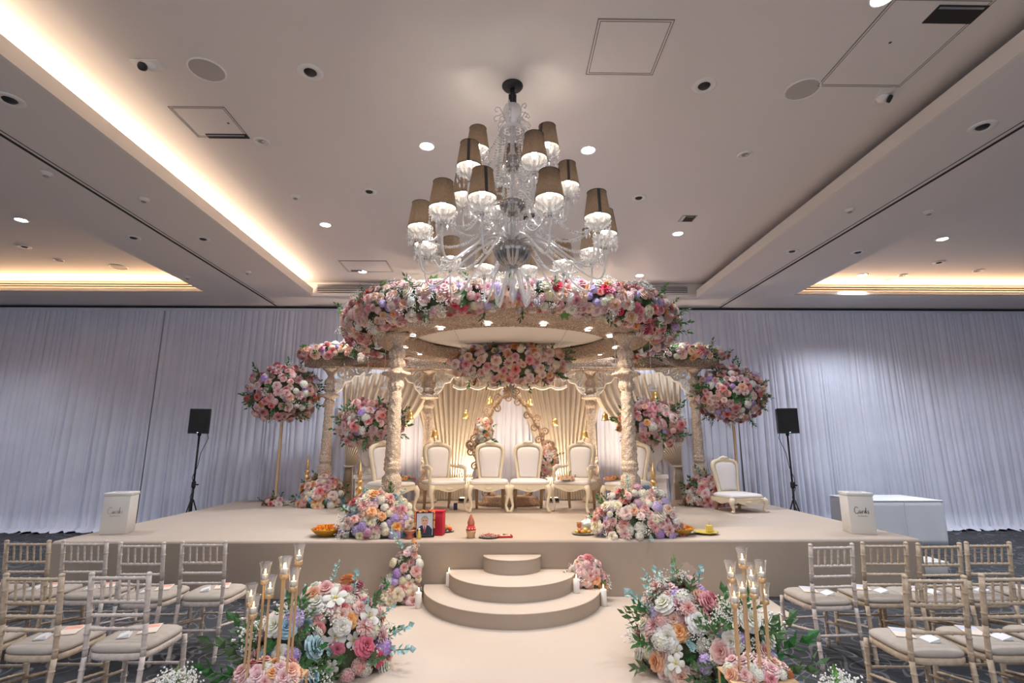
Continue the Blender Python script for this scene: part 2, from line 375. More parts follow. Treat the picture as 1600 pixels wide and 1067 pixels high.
# ---- ceiling fittings
def ring_disc(mb, r, r2, z, h, m, n=28):
    return mb.lathe([(r2, z), (r2 + .002, z - h * .6), ((r + r2) / 2, z - h), (r - .004, z - h * .7), (r, z)], n, m, caps=False)
def fit_down(x, y, z, label, lit=True, r=.075):
    t = thing('ceiling_downlight', label, 'ceiling light', (x, y, z), group='recessed ceiling downlights')
    ring_disc(MB(), r * 1.25, r * .95, 0, .012, m_white).obj('trim_ring', None, t)
    if lit: MB().disc((0, 0), r, -.004, m_down).obj('lamp_lens', None, t)
    else:
        MB().lathe([(r, -.002), (r * .6, .03)], 20, m_gridm, caps=False).disc((0, 0), r * .55, -.003, m_grey).disc((r * .3, 0), r * .25, -.005, m_white).obj('lamp_lens', None, t)
m_gridm = mat('chrome_reflector', (.6, .6, .58), .25, metal=.9)
def fit_eye(x, y, z, label, r=.11):
    t = thing('ceiling_speaker', label, 'ceiling speaker', (x, y, z), group='round ceiling fittings with black centres')
    MB().lathe([(r, 0), (r, -.006), (r * .9, -.012), (r * .62, -.012), (r * .5, -.004)], 28, m_white, caps=False).obj('bezel', None, t)
    MB().lathe([(r * .5, -.004), (r * .4, -.016), (0.001, -.02)], 20, m_black, caps=False).obj('black_centre', None, t)
def fit_round(x, y, z, label, r=.14):
    t = thing('ceiling_speaker', label, 'ceiling speaker', (x, y, z), group='wide flush ceiling speakers')
    ring_disc(MB(), r * 1.12, r, 0, .01, m_white).obj('bezel', None, t)
    MB().lathe([(r, -.003), (r * .5, -.006), (.001, -.007)], 28, m_spk, caps=False).obj('grille_disc', None, t)
m_spk = mat('speaker_mesh', (.47, .44, .42), .8)
def fit_small(x, y, z, label):
    t = thing('smoke_detector', label, 'detector', (x, y, z), group='small ceiling detectors')
    MB().lathe([(.06, 0), (.06, -.008), (.045, -.012), (.03, -.03), (.001, -.034)], 20, m_white, caps=False).obj('base', None, t)
    MB().lathe([(.03, -.034), (.02, -.045), (.001, -.047)], 12, m_grey, caps=False).obj('sensor', None, t)
zc, zs = 4.9, 4.6
for x, y, z, l in [(-.85, 5.19, zc, 'bright downlight beside the chandelier, on the side of the warm cove'), (.927, 5.24, zc, 'bright downlight beside the chandelier, on the side of the cool cove'),
                   (-2.66, 7.3, zc, 'lit downlight nearest the warm cove in the centre coffer'), (2.69, 7.55, zc, 'lit downlight in centre coffer near the small square hatch'),
                   (-2.68, 9.45, zc, 'lit downlight above the left end of the flower ring, by the vent'), (2.62, 9.6, zc, 'lit downlight above the right end of the flower ring, by the vent'),
                   (2.755, 3.2, zc, 'lit downlight cut by the top edge of the picture'), (-7.03, 7.2, zc, 'only lit downlight in the outer bay over the card box with the faded print'),
                   (6.97, 7.7, zc, 'lit downlight in the outer bay above the white table, nearer of two'), (6.92, 9.5, zc, 'lit downlight in the outer bay close to the warm vent, further of two')]:
    fit_down(x, y, z, l)
for x, y, z, l in [(-2.62, 5.13, zc, 'unlit chrome downlight below the access hatch with a slot'), (2.71, 5.31, zc, 'unlit chrome downlight between speaker disc and cool cove'),
                   (-7.9, 8.9, zc, 'unlit recessed downlight near the warm vent, outermost'), (-6.3, 9.3, zc, 'unlit recessed downlight near inner end of the warm vent over the lone speaker'),
                   (8.9, 9.2, zc, 'unlit recessed downlight at the frame edge above the white table'), (7.7, 9.5, zc, 'unlit recessed downlight over the warm vent above the white table')]:
    fit_down(x, y, z, l, False, .065)
for x, y, z, l in [(-1.706, 4.05, zc, 'round white fitting with black eye, above the leftmost chandelier shades'), (1.815, 4.17, zc, 'round white fitting with black eye beside the pale speaker disc'),
                   (-4.25, 4.05, zs, 'black-eyed fitting on the soffit at the picture edge under the warm cove'), (4.45, 4.3, zs, 'black-eyed fitting on the soffit between cool cove and black track'),
                   (-5.31, 7.11, zs, 'black-eyed fitting outside the black track, on the side of the warm cove'), (-4.34, 7.14, zs, 'black-eyed fitting between black track and warm cove'),
                   (4.41, 7.49, zs, 'small black-eyed fitting inside the track on the cool cove soffit'), (5.45, 7.52, zs, 'small black-eyed fitting outside the track on the cool cove soffit'),
                   (-1.746, 6.25, zc, 'black-eyed fitting in centre coffer near the lowest shades, warm side'), (1.78, 6.37, zc, 'black-eyed fitting in centre coffer near the lowest shades, cool side'),
                   (-7.93, 8.26, zc, 'black-eyed fitting in the outer bay beyond the warm cove'), (7.81, 8.78, zc, 'black-eyed fitting in the outer bay above the white table')]:
    fit_eye(x, y, z, l, .11 if y < 6 else .095)
fit_round(-2.6, 4.04, zc, 'large round flush speaker between warm cove and black-eyed fitting')
fit_round(2.74, 4.21, zc, 'large round flush speaker on the cool cove side, paler')
fit_round(-7.1, 9.25, zc, 'round flush speaker in the outer bay just in front of the warm vent', .13)
fit_round(7.6, 9.9, zc, 'round flush speaker in the outer bay above the white table', .13)
for x, y, z, l in [(-5.0, 5.3, zs, 'small detector on soffit nearer the frame edge, warm side'), (-4.35, 5.9, zs, 'small detector between the black track and the warm cove'),
                   (-5.6, 8.9, zs, 'small detector on soffit near the drape, outside the track'), (-4.4, 8.6, zs, 'small detector at the far end of the warm cove soffit'),
                   (4.35, 6.05, zs, 'small detector on the cool cove soffit, inside the track'), (5.4, 6.1, zs, 'small detector on the cool side soffit, outside the track'),
                   (-2.75, 6.4, zc, 'small detector inside the centre coffer near the warm cove'), (-1.1, 8.4, zc, 'small detector in the centre coffer above the flower ring')]:
    fit_small(x, y, z, l)
def hatch(x0, y0, x1, y1, z, label, slot=None, hole=None):
    cx, cy = (x0 + x1) / 2, (y0 + y1) / 2; t = thing('access_hatch', label, 'access hatch', (cx, cy, z), group='ceiling access hatches')
    a, c = (x1 - x0) / 2, (y1 - y0) / 2
    MB().box((-a, -c, -.004), (a, c, 0)).obj('hatch_panel', m_ceil, t)
    f = MB(); e = .006
    for k in (0, .02):
        A, Cc = a + e - k, c + e - k
        f.box((-A, -Cc, -.006), (A, -Cc + e, .0)).box((-A, Cc - e, -.006), (A, Cc, 0)).box((-A, -Cc, -.006), (-A + e, Cc, 0)).box((A - e, -Cc, -.006), (A, Cc, 0))
    f.obj('hatch_frame', m_line, t)
    if slot:
        s0, s1, q0, q1 = slot
        MB().box((s0, q0, -.009), (s1, q1, -.001)).obj('open_slot', m_groove, t)
        MB().box((s0 + .01, q0 + .01, -.013), (s1 - .03, q0 + .03, -.007)).obj('slot_flange', m_gridm, t)
    if hole: MB().disc(hole, .012, -.007, m_black, 12).obj('key_hole', None, t)
hatch(.72, 3.43, 1.3, 4.03, zc, 'square access hatch in the centre coffer beside the chandelier rose')
hatch(-3.25, 4.55, -2.72, 5.05, zc, 'access hatch with a dark slot beside the warm cove', (-.16, .27, .19, .27), (.18, -.0))
hatch(2.85, 3.2, 3.6, 4.15, zc, 'access hatch with an open dark green slot near the frame edge', (.0, .38, -.42, -.25), (-.1, -.05))
hatch(2.55, 6.9, 2.75, 7.1, zc, 'tiny square hatch with dark opening on the cool cove side', (-.05, .09, -.09, .09))
hatch(-2.95, 8.85, -2.1, 9.45, zc, 'access hatch at the far end of the coffer near the vent', (-.35, -.15, .2, .28))
hatch(.25, 6.85, .5, 7.1, zc, 'small dark framed hatch seen through the chandelier arms', (-.1, .1, -.1, .1))
def sensor(x, y, label, rz):
    t = thing('projector_spot', label, 'spotlight', (x, y, zc), rz, 'swivel spots in the coffer')
    MB().box((-.14, -.06, -.006), (.1, .06, 0)).obj('plate', m_white, t)
    MB().sphere((0, 0, -.01), (.055, .055, .04), m_white, 14).obj('eyeball', None, t)
    MB().lathe([(.035, 0), (.035, .03), (.02, .034)], 16, m_black, T=M.Translation((-.03, -.03, -.045)) @ M.Rotation(R(120), 4, 'X')).obj('lens', None, t)
sensor(-3.05, 3.98, 'swivelling black and white spot beside the warm cove', 0)
sensor(3.55, 4.3, 'swivelling black and white spot beside the cool cove', 1.2)

# ================================================================== DRAPES
drape_rail = MB().tube([(-12.5, 10.88, 4.565), (12.5, 10.88, 4.565)], .016, 8).obj('drape_rail', m_black, label='long black rail the lilac drapes hang from, right under the ceiling', category='rail')
def drape(x0, x1, seed, label, y=10.92, top=4.50):
    rr = random.Random(seed); t = thing('wall_drape', label, 'drape', ((x0 + x1) / 2, y, 0), group='lilac wall drapes behind the stage')
    cx = (x0 + x1) / 2; w_ = x1 - x0; nu = int(w_ * 110); nv = 26
    ph = [rr.uniform(0, 6.28) for _ in range(6)]; xs = []
    folds = []; x = 0
    while x < w_:
        d = rr.choice([.06, .08, .1, .13, .17]); folds.append((x, d, rr.uniform(.4, 1))); x += d
    def prof(u):
        for fx, d, a in folds:
            if fx <= u < fx + d: return a * (sin(pi * (u - fx) / d)) ** .5
        return 0
    vs = []
    for j in range(nv + 1):
        v = j / nv; z = top * (1 - v) + .0 * v
        for i in range(nu + 1):
            u = w_ * i / nu
            uu = u + .05 * v * sin(u * 2.3 + ph[0]) + .02 * sin(v * 5 + ph[1]) * sin(u * 1.7)
            a = prof(min(max(uu, 0), w_ - 1e-4)) * (.045 + .06 * v)
            a += .015 * sin(u * 3 + ph[2]) * v
            zz = z
            yy = -a
            if v > .96: yy -= .15 * ((v - .96) / .04) * (1 + .4 * sin(u * 23 + ph[3])); zz = max(.008, (1 - v) * 1.6 + .02 * (1 + sin(u * 31 + ph[4])))
            vs.append((x0 - cx + u, yy, zz))
    fs = [(j * (nu + 1) + i, (j + 1) * (nu + 1) + i, (j + 1) * (nu + 1) + i + 1, j * (nu + 1) + i + 1) for j in range(nv) for i in range(nu)]
    MB().add(vs, fs, m_drape).obj('pleated_cloth', None, t)
    MB().box((x0 - cx, -.035, top - .005), (x1 - cx, .0, top + .05), m_drape).obj('rail_pocket', None, t)
edges = [-12.4, -9.75, -7.25, -4.0, -1.0, 1.9, 4.9, 8.6, 11.0, 12.6]
dl = ['outermost lilac drape at the frame edge beyond the card box with faded print', 'lilac drape behind the card box with the faded print', 'lilac drape behind the loudspeaker nearest the faded card box',
      'lilac drape behind the urn and gold flower stand nearest the faded card box', 'lilac drape glimpsed behind the pointed gilt arch', 'lilac drape glimpsed behind the bells and second armchair',
      'lilac drape behind the low nursing style chair', 'lilac drape behind the white clothed table', 'lilac drape at the frame edge beyond the white clothed table']
for i, l in enumerate(dl): drape(edges[i], edges[i + 1], 10 + i, l)

# ================================================================== STAGE, STEPS, AISLE
st = thing('stage', 'wide cream carpeted stage with taupe cloth fascia', 'stage', (-.12, 8.4, 0))
SX0, SX1, SY0, SY1 = -5.0, 4.97, 6.29 - 8.4, 10.62 - 8.4
MB().rbox((SX0, SY0, .02), (SX1, SY1, .62), .035, m_stage, n=3).obj('stage_carpet', None, st)
sk = MB(); nu = 160
vs = []
for j in range(7):
    for i in range(nu + 1):
        x = SX0 + .02 + (SX1 - SX0 - .04) * i / nu; v = j / 6
        vs.append((x, SY0 - .006 - .006 * sin(x * 2.1) * (1 - v) - .004 * sin(x * 7.3 + v * 2), .004 + .585 * v))
sk.add(vs, [(j * (nu + 1) + i, j * (nu + 1) + i + 1, (j + 1) * (nu + 1) + i + 1, (j + 1) * (nu + 1) + i) for j in range(6) for i in range(nu)])
sk.obj('fascia_cloth', m_skirt, st)
for sx, s_ in ((SX0, -1), (SX1, 1)):
    a = MB(); a.box((sx + (-.006 if s_ < 0 else 0), SY0 + .02, .003), (sx + (0 if s_ < 0 else .006), SY1, .59)); a.obj('side_fascia', m_skirt, st)
for k, (r, hw, z0, z1, lab) in enumerate([(1.06, .98, 0, .155, 'lowest and widest'), (.74, .71, .155, .31, 'middle'), (.30, .325, .31, .465, 'topmost and smallest')]):
    t = thing('curved_step', lab + ' half-round carpeted step up to the stage', 'step', (.1, 6.275, z0), group='half-round stage steps')
    poly = [(hw * cos(a), -r * sin(a)) for a in [pi * i / 40 for i in range(41)]]
    poly = [(-p[0], p[1]) for p in poly]
    MB().prism(poly, 0, z1 - z0 - .012, m_skirt, sm=True).obj('riser', None, t)
    loops = []
    for ins, z in ((0, z1 - z0 - .012), (-.004, z1 - z0 - .008), (-.003, z1 - z0 - .002), (.004, z1 - z0)):
        loops.append([(x * (1 - ins / hw), y * (1 - ins / r) if r else y, z) for x, y in poly])
    MB().loft(loops, m_stage).obj('tread', None, t)
MB().prism([(-1.88, -5), (2.12, -5), (2.12, 4.75), (2.9, 5.5), (2.95, 6.28), (-2.36, 6.28), (-2.36, 5.4), (-1.88, 4.75)], .001, .014).obj(
    'aisle_runner', m_stage, label='cream aisle carpet leading to the half-round steps', category='carpet')

# ================================================================== MANDAP
mp = thing('mandap', 'carved ivory mandap: open ring roof on front columns with a four column back frame', 'mandap', (.1, 7.7, .62))
def relf(p): return V(p) - V((.1, 7.7, .62))
def column_mesh():
    z0 = .62
    prof = [(.20, 0), (.20, .06), (.17, .08), (.15, .12), (.13, .16), (.155, .24), (.165, .32), (.158, .40), (.13, .46), (.10, .49), (.098, .50), (.118, .55), (.122, .62),
            (.115, .67), (.095, .70), (.085, .72), (.088, .74), (.108, .76), (.108, .79), (.098, .80), (.106, .82), (.106, .84), (.097, .86)]
    z = .86
    while z < 1.62: prof.append((.097 - (.022 * (z - .86) / .76), z)); z += .02
    prof += [(.085, 1.63), (.085, 1.66), (.075, 1.68), (.08, 1.71), (.074, 1.735), (.07, 1.75), (.085, 1.77), (.1, 1.80), (.103, 1.83), (.093, 1.87), (.075, 1.90), (.09, 1.92),
             (.12, 1.945), (.16, 1.955), (.175, 1.96), (.175, 1.99), (.14, 2.0), (.10, 2.015), (.075, 2.04), (.07, 2.055), (.1, 2.07), (.108, 2.10), (.1, 2.14), (.075, 2.165), (.07, 2.17),
             (.09, 2.19), (.106, 2.22), (.108, 2.25), (.092, 2.29), (.06, 2.32), (.055, 2.35), (.075, 2.38), (.085, 2.40), (.11, 2.44), (.14, 2.46), (.155, 2.47), (.155, 2.515)]
    def modf(a, z, r):
        if .86 < z < 1.62: return .007 * cos(5 * a + 1.3 * sin(z * 26)) * sin(z * 48) + .004 * cos(10 * a) * cos(z * 96)
        if 1.94 < z < 2.0 and r > .11: return .012 * cos(8 * a)
        if .5 < z < .70 or .2 < z < .45: return .007 * cos(9 * a) * sin(z * 40) + .005 * cos(14 * a + z * 50)
        if 1.74 < z < 1.92 or 2.05 < z < 2.3: return .006 * cos(10 * a + 14 * z)
        return 0
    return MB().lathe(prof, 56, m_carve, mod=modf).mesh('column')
cm = column_mesh()
for i, (x, y) in enumerate([(-1.40, 6.75), (1.60, 6.75), (-3.30, 9.93), (3.66, 9.93), (-1.46, 10.22), (1.70, 10.22)]):
    put('carved_column', cm, mp, relf((x, y, .62)), (0, 0, i * .7))
# ring: carved annulus with relief on the underside and a scalloped lower rim
rg = MB(); n = 220; loops = []
sec = [(1.47, .10), (1.47, .0), (1.49, -.03), (1.52, -.02), (1.55, .0), (1.62, .004), (1.74, .0), (1.80, -.02), (1.86, -.02), (1.90, .0), (2.0, .02), (2.08, .03), (2.10, .10), (2.10, .25), (1.60, .25), (1.47, .17)]
for i in range(n):
    a = 2 * pi * i / n; l = []
    for k, (r, z) in enumerate(sec):
        d = 0
        if 4 <= k <= 6: d = .012 * sin(a * 44 + k * 1.4)
        if k in (2, 3): d = .008 * abs(sin(a * 60))
        l.append((r * cos(a), r * sin(a), 2.52 + z - d))
    loops.append(l)
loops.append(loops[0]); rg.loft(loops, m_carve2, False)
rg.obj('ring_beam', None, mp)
for i, a in enumerate([-32, -52, -76, -101, -125, -147, 180, 158, 0, 22]):
    a_ = R(a); p = (1.57 * cos(a_), 1.57 * sin(a_), 2.505)
    d = MB(); ring_disc(d, .045, .033, 0, .012, m_white, 16).disc((0, 0), .034, -.006, m_down, 16); d.obj('ring_downlight', None, mp, p)
for a in (-56, -76, -101, -125, 60, 120):
    a_ = R(a); lamp('SPOT', 'ring_downlight_beam', (.1 + 1.53 * cos(a_), 7.7 + 1.53 * sin(a_), 3.06), 38, SOFT, size=.04, spot=150, blend=.8)
# white roof boards laid over the ring, with visible joints
for k, (x0, x1, y0, y1) in enumerate([(-2.0, -.83, -1.9, .5), (-.82, .82, -1.98, .5), (.83, 2.0, -1.9, .5), (-2.0, -.83, .51, 2.0), (-.82, .82, .51, 2.08), (.83, 2.0, .51, 2.0)]):
    poly = []
    # clip the rectangle against the ring circle roughly
    for t_ in range(13): poly.append((x0 + (x1 - x0) * t_ / 12, y0))
    for t_ in range(1, 13): poly.append((x1, y0 + (y1 - y0) * t_ / 12))
    for t_ in range(1, 13): poly.append((x1 - (x1 - x0) * t_ / 12, y1))
    for t_ in range(1, 12): poly.append((x0, y1 - (y1 - y0) * t_ / 12))
    P2 = []
    for x, y in poly:
        q = sqrt(x * x + y * y)
        if q > 1.62: x, y = x * 1.62 / q, y * 1.62 / q
        P2.append((x, y))
    MB().prism(P2, 2.712, 2.722).obj('roof_board', m_panelw, mp)
# straight back frame
bm_ = MB(); loops = []
pts = [(-3.75, 9.9), (-3.3, 9.93), (-2.4, 10.1), (-1.46, 10.22), (.12, 10.26), (1.7, 10.22), (2.7, 10.1), (3.66, 9.93), (4.1, 9.9)]
fine = []
for i in range(len(pts) - 1):
    for k in range(8): fine.append((pts[i][0] + (pts[i + 1][0] - pts[i][0]) * k / 8, pts[i][1] + (pts[i + 1][1] - pts[i][1]) * k / 8))
fine.append(pts[-1])
for i, (x, y) in enumerate(fine):
    s_ = .006 * sin(i * 1.9)
    loops.append([tuple(relf((x, y + dy, 3.14 + dz))) for dy, dz in ((-.16, .02), (-.17, .0 + s_), (-.12, -.02), (-.06, 0), (.06, 0), (.15, 0), (.15, .22), (-.14, .22), (-.16, .17), (-.175, .12 + s_), (-.16, .07))])
bm_.loft(loops, m_carve2); bm_.obj('back_beam', None, mp)
for s_, x0, x1 in ((-1, -3.2, -1.5), (1, 1.75, 3.6)):   # bridging beams from ring to back frame
    a0 = (x0, 9.9) if s_ < 0 else (x1, 9.9)
    e_ = (-1.62, 8.6) if s_ < 0 else (1.82, 8.6)
    L_ = []
    for t_ in range(13):
        x = a0[0] + (e_[0] - a0[0]) * t_ / 12; y = a0[1] + (e_[1] - a0[1]) * t_ / 12; q = .006 * sin(t_ * 2)
        L_.append([tuple(relf((x + dx, y + dx * .8 * s_, 3.14 + dz))) for dx, dz in ((-.13, 0 + q), (0, -.02), (.13, 0 + q), (.13, .2), (-.13, .2))])
    MB().loft(L_, m_carve2).obj('side_beam', None, mp)
# fretwork: scrolls
def spiral(mb, cx, cz, r, turns, a0, dirn, y=0, th=.014, m=None):
    th *= 1.35
    pts = []; n_ = int(14 * turns)
    for i in range(n_ + 1):
        t_ = i / n_; rr_ = r * (1 - t_) ** .8 + .008; a = a0 + dirn * 2 * pi * turns * t_
        pts.append((cx + rr_ * cos(a), y, cz + rr_ * sin(a)))
    mb.tube(pts, [th * (1 - .45 * i / n_) for i in range(n_ + 1)], 6, m, flat=1.3)
def leafcurl(mb, p, q, bend, th, y=0, m=None):
    pts = []
    for i in range(9):
        t_ = i / 8; x = p[0] + (q[0] - p[0]) * t_; z = p[1] + (q[1] - p[1]) * t_; k = bend * sin(pi * t_)
        dx, dz = q[0] - p[0], q[1] - p[1]; l = sqrt(dx * dx + dz * dz) or 1
        pts.append((x - dz / l * k, y, z + dx / l * k))
    mb.tube(pts, [th * (.35 + .9 * sin(pi * (i / 8) ** .8)) for i in range(9)], 6, m, flat=.8)
def bracket(flip):
    mb = MB(); s_ = -1 if flip else 1
    # wedge-shaped scroll bracket hanging under a beam, width .62, depth .45
    out = [(0, 0), (.62, 0), (.60, -.07), (.50, -.06), (.44, -.13), (.34, -.13), (.28, -.22), (.18, -.24), (.14, -.34), (.06, -.42), (.0, -.46)]
    mb.tube([(s_ * x, 0, z) for x, z in out[1:]], .018, 6, flat=1.4)
    for cx, cz, r, a, d in [(.12, -.1, .09, 0, 1), (.28, -.08, .075, pi, -1), (.44, -.05, .05, 0, 1), (.1, -.26, .07, pi / 2, -1), (.22, -.18, .05, 0, -1), (.55, -.03, .03, 0, 1), (.05, -.37, .035, 1, 1)]:
        spiral(mb, s_ * cx, cz, r, 1.6, a if not flip else pi - a, d * s_, th=.015)
    for p, q, bnd in [((.02, -.02), (.2, -.2), .05), ((.2, -.02), (.38, -.1), -.03), ((.02, -.2), (.12, -.36), .04), ((.36, 0), (.5, -.06), .02)]:
        leafcurl(mb, (s_ * p[0], p[1]), (s_ * q[0], q[1]), bnd * s_, .022)
    return mb.mesh('scroll_bracket', m_fret)
br, brf = bracket(False), bracket(True)
for x, y, me, a in [(-3.2, 9.93, br, .1), (-1.56, 10.2, brf, .1), (-1.36, 10.22, br, 0), (1.6, 10.22, brf, 0), (1.8, 10.2, br, -.1), (3.56, 9.93, brf, -.1)]:
    put('scroll_bracket', me, mp, relf((x, y - .06, 3.13)), (0, 0, a)).scale = (1.05, 1.2, 1.1)
vl = MB(); x = 0
W_ = 2.0
for i in range(7):
    cx = -.85 + i * .283
    spiral(vl, cx - .06, -.1, .075, 1.5, 0, 1); spiral(vl, cx + .08, -.12, .06, 1.5, pi, -1)
    leafcurl(vl, (cx - .12, -.02), (cx + .02, -.2), .04, .02); leafcurl(vl, (cx + .12, -.02), (cx + .02, -.2), -.04, .02)
vl.tube([(-1.0 + 2.0 * i / 80, 0, -.22 - .035 * abs(sin(pi * i / 80 * 7)) - .0) for i in range(81)], .02, 6, flat=1.5)
vl.tube([(-1.0, 0, -.01), (1.0, 0, -.01)], .02, 6)
vo = vl.obj('fretwork_valance', m_fret, mp, relf((.12, 10.05, 3.13))); vo.scale = (1.1, 1.2, 1.5)
# ---- cream swag curtains tied back on the mandap
def swag(x0, x1, top, tx, tz, bx0, bx1, y, label, nf=15, wt=.07, seed=1):
    rr = random.Random(seed); cx = (x0 + x1) / 2; t = thing('swag_curtain', label, 'curtain', (cx, y, .62), group='cream tied-back mandap curtains')
    nu, nv = nf * 8, 40; vs = []
    ph = rr.uniform(0, 6)
    for j in range(nv + 1):
        v = j / nv; z = top + (.64 - top) * v; vt = (top - tz) / (top - .64)
        for i in range(nu + 1):
            u = i / nu
            if v < vt:
                s_ = v / vt
                k = s_ ** 1.6 if True else s_
                # outer fabric sags before the tie
                xa = x0 + (x1 - x0) * u; xb = tx + wt * (u * 2 - 1)
                far = abs((x0 + (x1 - x0) * u) - tx) / max(abs(x1 - x0), .01)
                kk = s_ ** (1.0 + (1.3 if wt < .2 else 0.0) * far)
                x = xa + (xb - xa) * kk
                zz = z
            else:
                s_ = (v - vt) / (1 - vt); s2 = sin(s_ * pi / 2)
                x = tx + wt * (u * 2 - 1) + ((bx0 + (bx1 - bx0) * u) - (tx + wt * (u * 2 - 1))) * s2; zz = z
            amp = .045 * (.5 + .5 * abs(v - vt) / max(vt, 1 - vt)) + .01
            yy = amp * sin(u * nf * 2 * pi + ph + .6 * sin(v * 4)) - .06 * (1 - abs(v - vt)) * sin(pi * u) * .6
            vs.append((x - cx, yy, zz - .62))
    fs = [(j * (nu + 1) + i, (j + 1) * (nu + 1) + i, (j + 1) * (nu + 1) + i + 1, j * (nu + 1) + i + 1) for j in range(nv) for i in range(nu)]
    MB().add(vs, fs, m_cream).obj('pleated_cloth', None, t)
    tb = [(tx - cx + (wt + .02) * cos(a), .085 * sin(a), tz - .62 + .01 * sin(a)) for a in [2 * pi * i / 16 for i in range(16)]]
    MB().tube(tb, .018, 6, m_cream, closed=True).obj('tieback', None, t)
swag(-3.25, -1.42, 3.1, -3.0, 1.28, -3.12, -2.9, 10.42, 'cream curtain swept to the outer column above the peach flower heap', 13, seed=1)
swag(-1.95, .08, 3.1, -.98, 1.05, -1.4, -.6, 10.55, 'cream curtain of the centre bay gathered behind the first armchair', 16, wt=.34, seed=2)
swag(.15, 2.15, 3.1, 1.2, 1.05, .8, 1.6, 10.55, 'cream curtain of the centre bay gathered behind the armchair with a posy on its seat', 16, wt=.34, seed=3)
swag(1.75, 3.6, 3.1, 3.42, 1.28, 3.3, 3.52, 10.42, 'cream curtain swept to the outer column beside the low chair', 13, seed=4)
# warm uplighters standing on the stage behind the chairs
def uplighter(x, y, label, e=60, tilt=14):
    t = thing('uplighter', label, 'uplighter', (x, y, .62), group='small floor uplighters')
    MB().rbox((-.08, -.05, .02), (.08, .05, .09), .012, m_black).obj('housing', None, t)
    MB().tube([(-.09, 0, .0), (-.09, 0, .07)], .006, 6, m_black).tube([(.09, 0, 0), (.09, 0, .07)], .006, 6, m_black).box((-.09, -.03, 0), (.09, .03, .008), m_black).obj('bracket', None, t)
    MB().box((-.065, -.038, .089), (.065, .038, .093), m_wlens).obj('lens', None, t)
    lamp('SPOT', 'uplighter_beam', (x, y, .74), e * 3, (1, .80, .58), rot=(pi - R(tilt), 0, 0), size=.06, spot=110, blend=.9)
m_wlens = emit('warm_lens', (1, .8, .55), 6)
for x, y, l, e in [(-.75, 10.15, 'floor uplighter hidden behind the first centre chair', 27), (.95, 10.15, 'floor uplighter hidden behind the second centre chair', 27),
                (-2.1, 9.95, 'floor uplighter behind the column-side chair near the pink urn', 26), (2.3, 9.95, 'floor uplighter behind the chair with the coral posy', 26)]:
    uplighter(x, y, l, e)

# ================================================================== FLOWERS
def petal(mb, az, r0, r1, z0, z1, wd, curl=.1, nu=4, nv=3, m=None, tip=1.0):
    vs = []
    for j in range(nv + 1):
        v = j / nv; rr_ = r0 + (r1 - r0) * v ** 1.3 + curl * v ** 4; z = z0 + (z1 - z0) * sin(v * pi / 2) - curl * .8 * v ** 5
        pw = sin(pi * (.22 + .56 * v)) if tip >= 1 else (sin(pi * (.12 + .8 * v)))
        for i in range(nu + 1):
            u = 2 * i / nu - 1; a = az + u * wd * pw
            q = rr_ * (1 - .10 * u * u * v); vs.append((q * cos(a), q * sin(a), z - .10 * u * u * v))
    mb.add(vs, [(j * (nu + 1) + i, j * (nu + 1) + i + 1, (j + 1) * (nu + 1) + i + 1, (j + 1) * (nu + 1) + i) for j in range(nv) for i in range(nu)], m)
def f_rose(m, sd=0):
    r = random.Random(sd); mb = MB()
    for k, (n_, r0, r1, z0, z1, wd, cu) in enumerate([(3, .03, .13, .2, .80, 1.3, .02), (4, .08, .28, .15, .84, 1.0, .04), (5, .14, .46, .08, .80, .85, .07), (5, .2, .66, 0, .66, .8, .12), (6, .22, .82, -.05, .44, .74, .15), (6, .2, .90, -.15, .16, .7, .15)]):
        for i in range(n_): petal(mb, 2 * pi * i / n_ + k * .9 + r.uniform(-.1, .1), r0, r1 * r.uniform(.93, 1.05), z0, z1, wd, cu, m=m)
    return mb
def f_carn(m, sd=0):
    r = random.Random(sd); mb = MB()
    for k in range(7):
        n_ = 5 + 2 * k; el = R(86 - k * 14)
        for i in range(n_):
            petal(mb, 2 * pi * i / n_ + k + r.uniform(-.15, .15), .05, max(.1, cos(el)) * r.uniform(.85, 1.05), 0, .15 + .62 * sin(el) * r.uniform(.9, 1.1), 2.0 / n_ * 1.7, .03, 2, 2, m)
    return mb
def f_dahl(m, sd=0):
    r = random.Random(sd); mb = MB()
    for k in range(6):
        n_ = 8 + 2 * k; el = R(80 - k * 15)
        for i in range(n_):
            petal(mb, 2 * pi * i / n_ + k * .37, .08, max(.14, cos(el)), 0, .1 + .5 * sin(el), 1.5 / n_, -.03, 2, 2, m, tip=0)
    return mb
def f_hyd(m, sd=0):
    r = random.Random(sd); mb = MB(); n_ = 56
    mb.sphere((0, 0, .05), (.66, .66, .55), m, 8)
    for i in range(n_):
        z = 1 - i / n_ * 1.15; q = sqrt(max(0, 1 - z * z)); a = i * 2.39996
        d = V((q * cos(a), q * sin(a), z)).normalized(); c = d * r.uniform(.74, .86); c.z *= .85
        t1 = d.orthogonal().normalized(); t1.rotate(Quaternion(d, r.uniform(0, 6))); t2 = d.cross(t1); s_ = .21
        for t_, o_ in ((t1, t2), (t2, t1), (-t1, t2), (-t2, t1)):
            mb.add([c, c + t_ * s_ * .6 + o_ * s_ * .45 + d * .03, c + t_ * s_ * 1.1 + d * .06, c + t_ * s_ * .6 - o_ * s_ * .45 + d * .03], [(0, 1, 2, 3)], m, False)
    return mb
def f_open(m, sd=0):
    r = random.Random(sd); mb = MB()
    for i in range(5): petal(mb, 2 * pi * i / 5, .06, .95, .05, .28 + .08 * (i % 2), .62, .08, 4, 3, m)
    for i in range(3): petal(mb, 2 * pi * i / 3 + .4, .04, .4, .08, .34, .6, .03, 3, 2, m)
    mb.sphere((0, 0, .22), (.14, .14, .12), m_yel, 6)
    return mb
